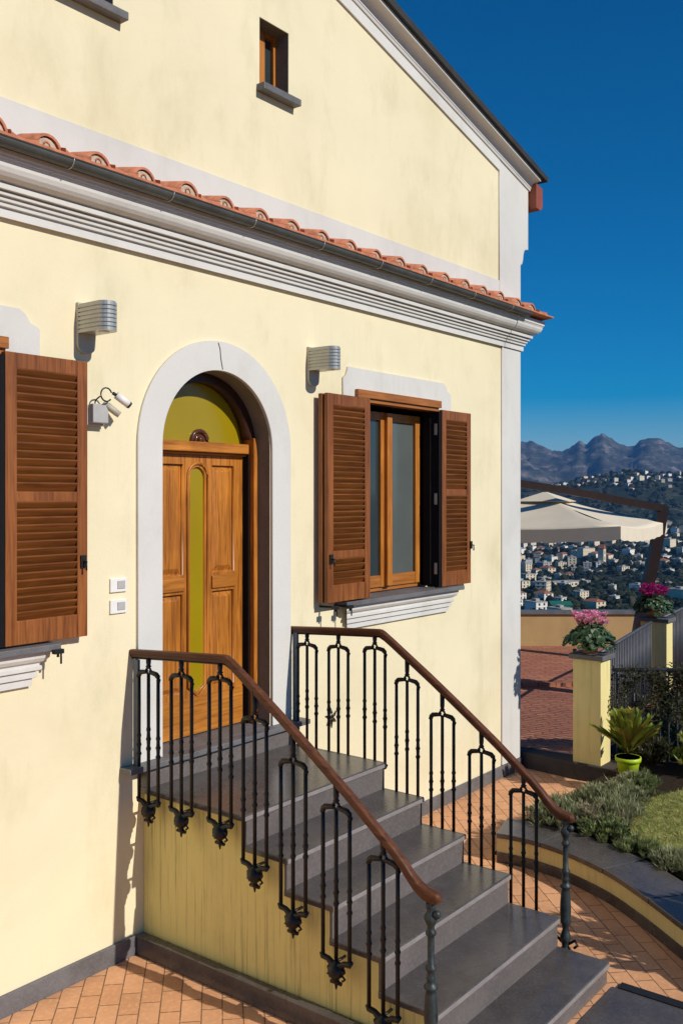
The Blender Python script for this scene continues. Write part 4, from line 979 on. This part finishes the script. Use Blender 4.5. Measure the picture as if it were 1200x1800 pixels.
# potted palm-like plant
PP = hold('potted_plant', (8.78, -1.20, .155), 'spreading leafy palm in a lime green plastic pot by the terrace', 'potted plant')
bm = bmesh.new(); lathe(bm, [(.080, 0), (.104, .15), (.106, .155), (.118, .155), (.121, .195), (.110, .195), (.104, .17), (.10, .16)], (0, 0, 0), 24); pot = obj('pot', bm, M['limepot'], PP)
bm = bmesh.new(); lathe(bm, [(.100, .160), (.0, .165)], (0, 0, 0), 16); obj('soil', bm, M['soil'], PP)
q = random.Random(5); bm = bmesh.new(); by = bmesh.new()
for k in range(46):
    a_ = k * 2.399 + q.uniform(-.2, .2); el = R(q.uniform(42, 86)); L_ = q.uniform(.36, .52)
    ty = k % 4 == 0
    B_ = by if ty else bm
    pts = []
    for s_ in range(7):
        t = s_ / 6; hr = L_ * t * math.cos(el) * (1 - .10 * t); hz = L_ * t * math.sin(el) - .16 * t * t * L_ * 1.2
        pts.append(Vector((hr * math.cos(a_), hr * math.sin(a_), .22 + hz)))
    tube(B_, pts, [.006 - .0006 * s_ for s_ in range(7)], 4)
    for s_ in range(18):
        t = .22 + .78 * s_ / 17; i0 = min(5, int(t * 6)); p = pts[i0].lerp(pts[i0 + 1], t * 6 - i0); ax = (pts[i0 + 1] - pts[i0]).normalized(); sd_ = ax.cross(Vector((0, 0, 1))).normalized()
        for sg in (-1, 1): leafq(B_, p, sd_ * sg + ax * .9 + Vector((0, 0, .2)), .095 * (1.15 - .7 * abs(t - .45)), .032, fold=.1)
obj('leaves', bm, M['frond'], PP, recalc=False); obj('yellow_leaves', by, M['frondy'], PP, recalc=False)

# ================================================================== TERRACE PILLARS, RAILINGS, WALL
def pillar(x0, x1, y0, y1, label):
    e = hold('pillar', ((x0 + x1) / 2, (y0 + y1) / 2, .15), label, 'pillar', 'ochre terrace pillars'); cx, cy = e.location.x, e.location.y
    bm = bmesh.new(); box(bm, x0 - cx, x1 - cx, y0 - cy, y1 - cy, -.10, 1.04); obj('shaft', bm, M['ochre2'], e, bevel=.004)
    bm = bmesh.new(); box(bm, x0 - .035 - cx, x1 + .035 - cx, y0 - .035 - cy, y1 + .035 - cy, 1.041, 1.09); obj('cap', bm, M['lava2'], e, bevel=.005)
pillar(8.95, 9.19, -.86, -.57, 'near ochre terrace pillar carrying the pale pink cyclamen')
p2 = P(1153, 1082, 12.4)
pillar(p2.x - .11, p2.x + .11, p2.y - .17, p2.y + .17, 'far ochre terrace pillar carrying the magenta cyclamen')
def fence(a, b, z0, z1, label, gap=.085, name='iron_fence', zstep=0):
    a = Vector(a); b = Vector(b); e = hold(name, (a.x, a.y, z0), label, 'fence', 'iron fences around the terrace'); d = b - a; L_ = d.length; d.normalize()
    bm = bmesh.new(); tube(bm, [(0, 0, z1 - z0), (d.x * L_, d.y * L_, z1 - z0)], .020, 6); obj('top_rail', bm, M['fence'], e)
    bm = bmesh.new(); tube(bm, [(0, 0, .06), (d.x * L_, d.y * L_, .06)], .014, 6); obj('bottom_rail', bm, M['fence'], e)
    n = int(L_ / gap)
    for i in range(n):
        t = (i + .5) * L_ / n; bm = bmesh.new(); tube(bm, [(d.x * t, d.y * t, .02), (d.x * t, d.y * t, z1 - z0 - .01)], .0095, 5); obj('bar', bm, M['fence'], e)
fence((9.23, -.70), (p2.x - .19, p2.y + .0), .18, 1.20, 'grey iron terrace fence between the two ochre pillars')
fence((p2.x + .19, p2.y + .02), (p2.x + 3.6, p2.y + .40), .18, 1.20, 'grey iron terrace fence beyond the far pillar')
A_ = CAM + FW * 9.62 + RT * 2.72; B_ = CAM + FW * 9.62 + RT * 5.4
fence((A_.x, A_.y), (B_.x, B_.y), .0, 1.06, 'dark iron garden fence overgrown by a climber, right of the near pillar')
# climber on the garden fence
e = hold('climbing_plant', (A_.x, A_.y, .0), 'dark climber with dry pale leaves hanging over the garden fence top', 'climbing plant')
bm = bmesh.new(); bs = bmesh.new(); q = random.Random(9)
for k in range(75):
    t = q.uniform(.1, 2.6); p = RT * t + FW * q.uniform(-.06, .06); pts = [Vector((p.x, p.y, 1.08 + q.uniform(-.05, .03)))]
    for s_ in range(6): pts.append(pts[-1] + RT * q.uniform(-.12, .12) + FW * q.uniform(-.05, .05) + Vector((0, 0, -q.uniform(.01, .13))))
    tube(bs, pts, .004, 4)
    for s_ in range(110):
        i0 = q.randrange(6); pp = pts[i0].lerp(pts[i0 + 1], q.random()) + Vector((q.uniform(-.05, .05), q.uniform(-.05, .05), q.uniform(-.07, .05)))
        leafq(bm, pp, rdir(q, -.2), q.uniform(.03, .07), q.uniform(.02, .035))
obj('stems', bs, M['stem'], e); obj('foliage', bm, M['ivy'], e, recalc=False)
# the terrace's far parapet, apricot plaster under a grey coping
a = Vector((11.96, 7.44, 0)); b = Vector((17.67, .08, 0)); t = (b - a).normalized(); nn_ = Vector((-t.y, t.x, 0)); nn_ = nn_ if nn_.dot(FW) > 0 else -nn_
e = hold('parapet', a, 'apricot plastered parapet with grey coping along the far side of the terrace', 'wall')
L_ = (b - a).length
for nm, z0, z1, o0, o1, mt in (('wall', .10, .735, 0, .22, 'orange'), ('coping', .736, .785, -.04, .26, 'lava2'), ('skirting', .10, .235, -.012, -.001, 'orange')):
    bm = bmesh.new(); pts = [nn_ * o0, t * L_ + nn_ * o0, t * L_ + nn_ * o1, nn_ * o1]
    prism(bm, [(p.x, p.y) for p in pts], z0, z1, 'z'); obj(nm, bm, M[mt], e)
# a service road below the garden, in the shade
bm = bmesh.new(); prism(bm, [(10.2, -1.1), (12.6, -.6), (18.6, -.2), (24, -2), (24, -16), (14, -9)], -2.2, -1.4, 'z'); struct(obj('road', bm, M['asph']))

# cyclamens
def cyclamen(loc, mat_, label, seed, sc_=1.0):
    e = hold('potted_cyclamen', loc, label, 'potted plant', 'cyclamens in pots on the pillars'); q = random.Random(seed)
    bm = bmesh.new(); lathe(bm, [(.07, 0), (.095, .10), (.10, .12), (.112, .12), (.112, .145), (.098, .145), (.095, .125)], (0, 0, 0), 20); obj('pot', bm, M['potclay'], e)
    bm = bmesh.new(); bs = bmesh.new(); bf = bmesh.new()
    for k in range(380):
        a_ = q.uniform(0, 6.283); rr = .25 * math.sqrt(q.random()) * sc_; z = .12 + .15 * (1 - (rr / .26) ** 2) * q.uniform(.3, 1.1) - (.12 * (rr / .25) ** 3) * q.random() + .03
        c = Vector((rr * math.cos(a_), rr * math.sin(a_), z)); nrm = Vector((math.cos(a_) * .7 + q.uniform(-.4, .4), math.sin(a_) * .7 + q.uniform(-.4, .4), .8)).normalized()
        u_ = nrm.orthogonal().normalized(); v_ = nrm.cross(u_); r_ = q.uniform(.024, .040)
        vv = [bm.verts.new(c + (u_ * math.cos(6.283 * i / 7) + v_ * math.sin(6.283 * i / 7)) * r_ * (1 if i else .45) + nrm * (.006 * math.sin(i * 2.0))) for i in range(7)]
        bm.faces.new(vv)
        if k % 4 == 0: tube(bs, [(0, 0, .12), c * .6 + Vector((0, 0, .06)), c], .002, 4)
    for k in range(64):
        a_ = q.uniform(0, 6.283); rr = .17 * math.sqrt(q.random()) * sc_; c = Vector((rr * math.cos(a_), rr * math.sin(a_), .30 + q.uniform(.0, .11) - rr * .15))
        tube(bs, [(c.x * .3, c.y * .3, .14), c], .002, 4)
        for j in range(5):
            b_ = a_ + j * 1.257; leafq(bf, c, Vector((math.cos(b_) * .7, math.sin(b_) * .7, q.uniform(.5, 1.1))), q.uniform(.045, .068), q.uniform(.032, .044), fold=.3)
    obj('leaves', bm, M['cyleaf'], e, recalc=False); obj('stems', bs, M['stem'], e); obj('flowers', bf, M[mat_], e, recalc=False)
cyclamen((9.06, -.70, 1.242), 'pink', 'pale pink cyclamen in a terracotta pot on the near pillar', 3)
cyclamen((p2.x - .03, p2.y + .03, 1.242), 'magenta', 'magenta cyclamen in a pot on the far pillar', 4)

# parasol: square cream canopy hung from a brown arched arm
PS = hold('parasol', (14.2, .8, .15), 'large square cream parasol hanging from a dark brown cantilever arm', 'parasol')
def loc(p): return Vector(p) - Vector((14.2, .8, .15))
c1 = P(1090, 925, 12.6); c2 = P(1166, 900, 15.0)
ex = (c2 - c1); ex.z = 0; Ls = 3.0; ex = ex.normalized(); ey = Vector((-ex.y, ex.x, 0))
if ey.dot(RT) > 0: ey = -ey
zc = c1.z
C1 = Vector((c1.x, c1.y, zc)); C2 = C1 + ex * Ls; C3 = C2 + ey * Ls; C4 = C1 + ey * Ls
apex = (C1 + C3) / 2; apex.z = zc + .42
bm = bmesh.new()
def canopy_side(a_, b_):
    nseg = 10; rows = []
    for i in range(nseg + 1):
        t_ = i / nseg; row = []
        for j in range(nseg + 1):
            s_ = j / nseg; p = apex.lerp(a_.lerp(b_, s_), t_); p = p + Vector((0, 0, -.07 * math.sin(math.pi * s_) * t_ * 1.0 - .05 * math.sin(math.pi * t_))); row.append(bm.verts.new(loc(p)))
        rows.append(row)
    for i in range(nseg):
        for j in range(nseg):
            f = bm.faces.new((rows[i][j], rows[i + 1][j], rows[i + 1][j + 1], rows[i][j + 1])); f.smooth = True
for a_, b_ in ((C1, C2), (C2, C3), (C3, C4), (C4, C1)): canopy_side(a_, b_)
bmesh.ops.remove_doubles(bm, verts=bm.verts, dist=.001)
cn = obj('canopy', bm, M['canvas'], PS); md = cn.modifiers.new('cloth', 'SOLIDIFY'); md.thickness = .006
for a_, b_ in ((C1, C2), (C2, C3), (C3, C4), (C4, C1)):
    bm = bmesh.new(); n = 30; up_ = []; dn = []
    for i in range(n + 1):
        s_ = i / n; p = a_.lerp(b_, s_) + Vector((0, 0, -.07 * math.sin(math.pi * s_))); up_.append(bm.verts.new(loc(p))); dn.append(bm.verts.new(loc(p + Vector((0, 0, -.17 - .018 * abs(math.sin(math.pi * s_ * 8)))))))
    for i in range(n): bm.faces.new((up_[i], up_[i + 1], dn[i + 1], dn[i]))
    v_ = obj('valance', bm, M['canvas'], cn); md = v_.modifiers.new('cloth', 'SOLIDIFY'); md.thickness = .006
# small vent cap
bm = bmesh.new(); tp = apex + Vector((0, 0, .05)); vv = []
for k in range(4):
    cc = (C1, C2, C3, C4)[k]; dd = (cc - apex); dd.z = 0; dd = dd.normalized() * .52; vv.append(bm.verts.new(loc(apex + dd + Vector((0, 0, -.10)))))
tv = bm.verts.new(loc(tp))
for k in range(4): bm.faces.new((vv[k], vv[(k + 1) % 4], tv))
o_ = obj('vent_cap', bm, M['canvas'], PS); md = o_.modifiers.new('cloth', 'SOLIDIFY'); md.thickness = .006
bm = bmesh.new()
for cc in (C1, C2, C3, C4): tube(bm, [loc(apex - Vector((0, 0, .08))), loc(cc.lerp(apex, .02) - Vector((0, 0, .035)))], .013, 6)
obj('ribs', bm, M['brown'], PS)
bm = bmesh.new()
arm = [P(830, 833, 13.4), P(912, 850, 13.7), P(1000, 863, 14.1), P(1080, 878, 14.5), P(1163, 893, 15.0)]
post = [P(1163, 890, 15.0), P(1152, 960, 15.0), P(1139, 1020, 15.0), P(1127, 1080, 15.0), P(1119, 1125, 15.0), P(1112, 1168, 15.0)]
def boxtube(pts, hw, hh):
    rows = []
    for i, p in enumerate(pts):
        t_ = (pts[min(i + 1, len(pts) - 1)] - pts[max(0, i - 1)]).normalized(); s_ = FW.cross(Vector((0, 0, 1))) if abs(t_.z) > .9 else t_.cross(Vector((0, 0, 1))); s_ = (FW - t_ * FW.dot(t_)).normalized(); n_ = t_.cross(s_)
        rows.append([bm.verts.new(loc(p + s_ * a_ * hw + n_ * b_ * hh)) for a_, b_ in ((-1, -1), (1, -1), (1, 1), (-1, 1))])
    for i in range(len(rows) - 1):
        for k in range(4): bm.faces.new((rows[i][k], rows[i][(k + 1) % 4], rows[i + 1][(k + 1) % 4], rows[i + 1][k]))
    bm.faces.new(rows[0]); bm.faces.new(rows[-1][::-1])
boxtube(arm, .05, .055); obj('arm', bm, M['brown'], PS)
bm = bmesh.new(); boxtube(post, .07, .085); obj('post', bm, M['brown'], PS)
pb = post[-1]; bm = bmesh.new(); box(bm, loc(pb).x - .35, loc(pb).x + .35, loc(pb).y - .35, loc(pb).y + .35, .002, .08); obj('base', bm, M['brown'], PS)
bm = bmesh.new(); hp = arm[0].lerp(arm[1], .9); tube(bm, [loc(apex - Vector((0, 0, .1))), loc(apex + Vector((0, 0, .05)))], .03, 8); obj('hub', bm, M['brown'], PS)

# a hedge filling the drop beside the terrace fence
def hedge(a, b, w_, z0, z1, n, label, seed):
    a = Vector(a); b = Vector(b); e = hold('hedge', (a.x, a.y, z0), label, 'hedge'); q = random.Random(seed); d = b - a; nn_ = Vector((-d.y, d.x)).normalized(); bm = bmesh.new(); bs = bmesh.new()
    for k in range(n):
        t = q.random(); o = q.uniform(-1, 1); p = d * t + nn_ * o * w_; h = (z1 - z0) * (.75 + .25 * math.sin(t * 17 + o * 3)) * (1 - .25 * abs(o)); pp = Vector((p.x, p.y, h * q.random() ** .6))
        leafq(bm, pp, rdir(q, .2), q.uniform(.05, .10), q.uniform(.03, .05))
    for k in range(40):
        t = q.random(); p = d * t; tube(bs, [(p.x, p.y, 0), (p.x + q.uniform(-.1, .1), p.y + q.uniform(-.1, .1), (z1 - z0) * .7)], .008, 4)
    obj('stems', bs, M['stem'], e); obj('foliage', bm, M['ivy'], e, recalc=False)
hedge((9.45, -1.05), (12.2, -.72), .22, -.4, .62, 9000, 'dark leafy hedge growing beside the terrace behind the garden fence', 31)

# ------------------------------------------------------------------ air between the camera and the mountains
bm = bmesh.new(); box(bm, -13500, 13500, -13500, 13500, -450, 720)
hz = obj('haze', bm, [], None); hz['kind'] = 'stuff'
hm_ = bpy.data.materials.new('haze'); hm_.use_nodes = True; ht = hm_.node_tree; ht.nodes.remove(ht.nodes['Principled BSDF'])
pv = ht.nodes.new('ShaderNodeVolumePrincipled'); pv.inputs['Color'].default_value = (.16, .46, 1.0, 1); pv.inputs['Density'].default_value = 4.6e-5; pv.inputs['Anisotropy'].default_value = 0.0
ht.links.new(pv.outputs[0], ht.nodes['Material Output'].inputs['Volume']); hz.data.materials.append(hm_)
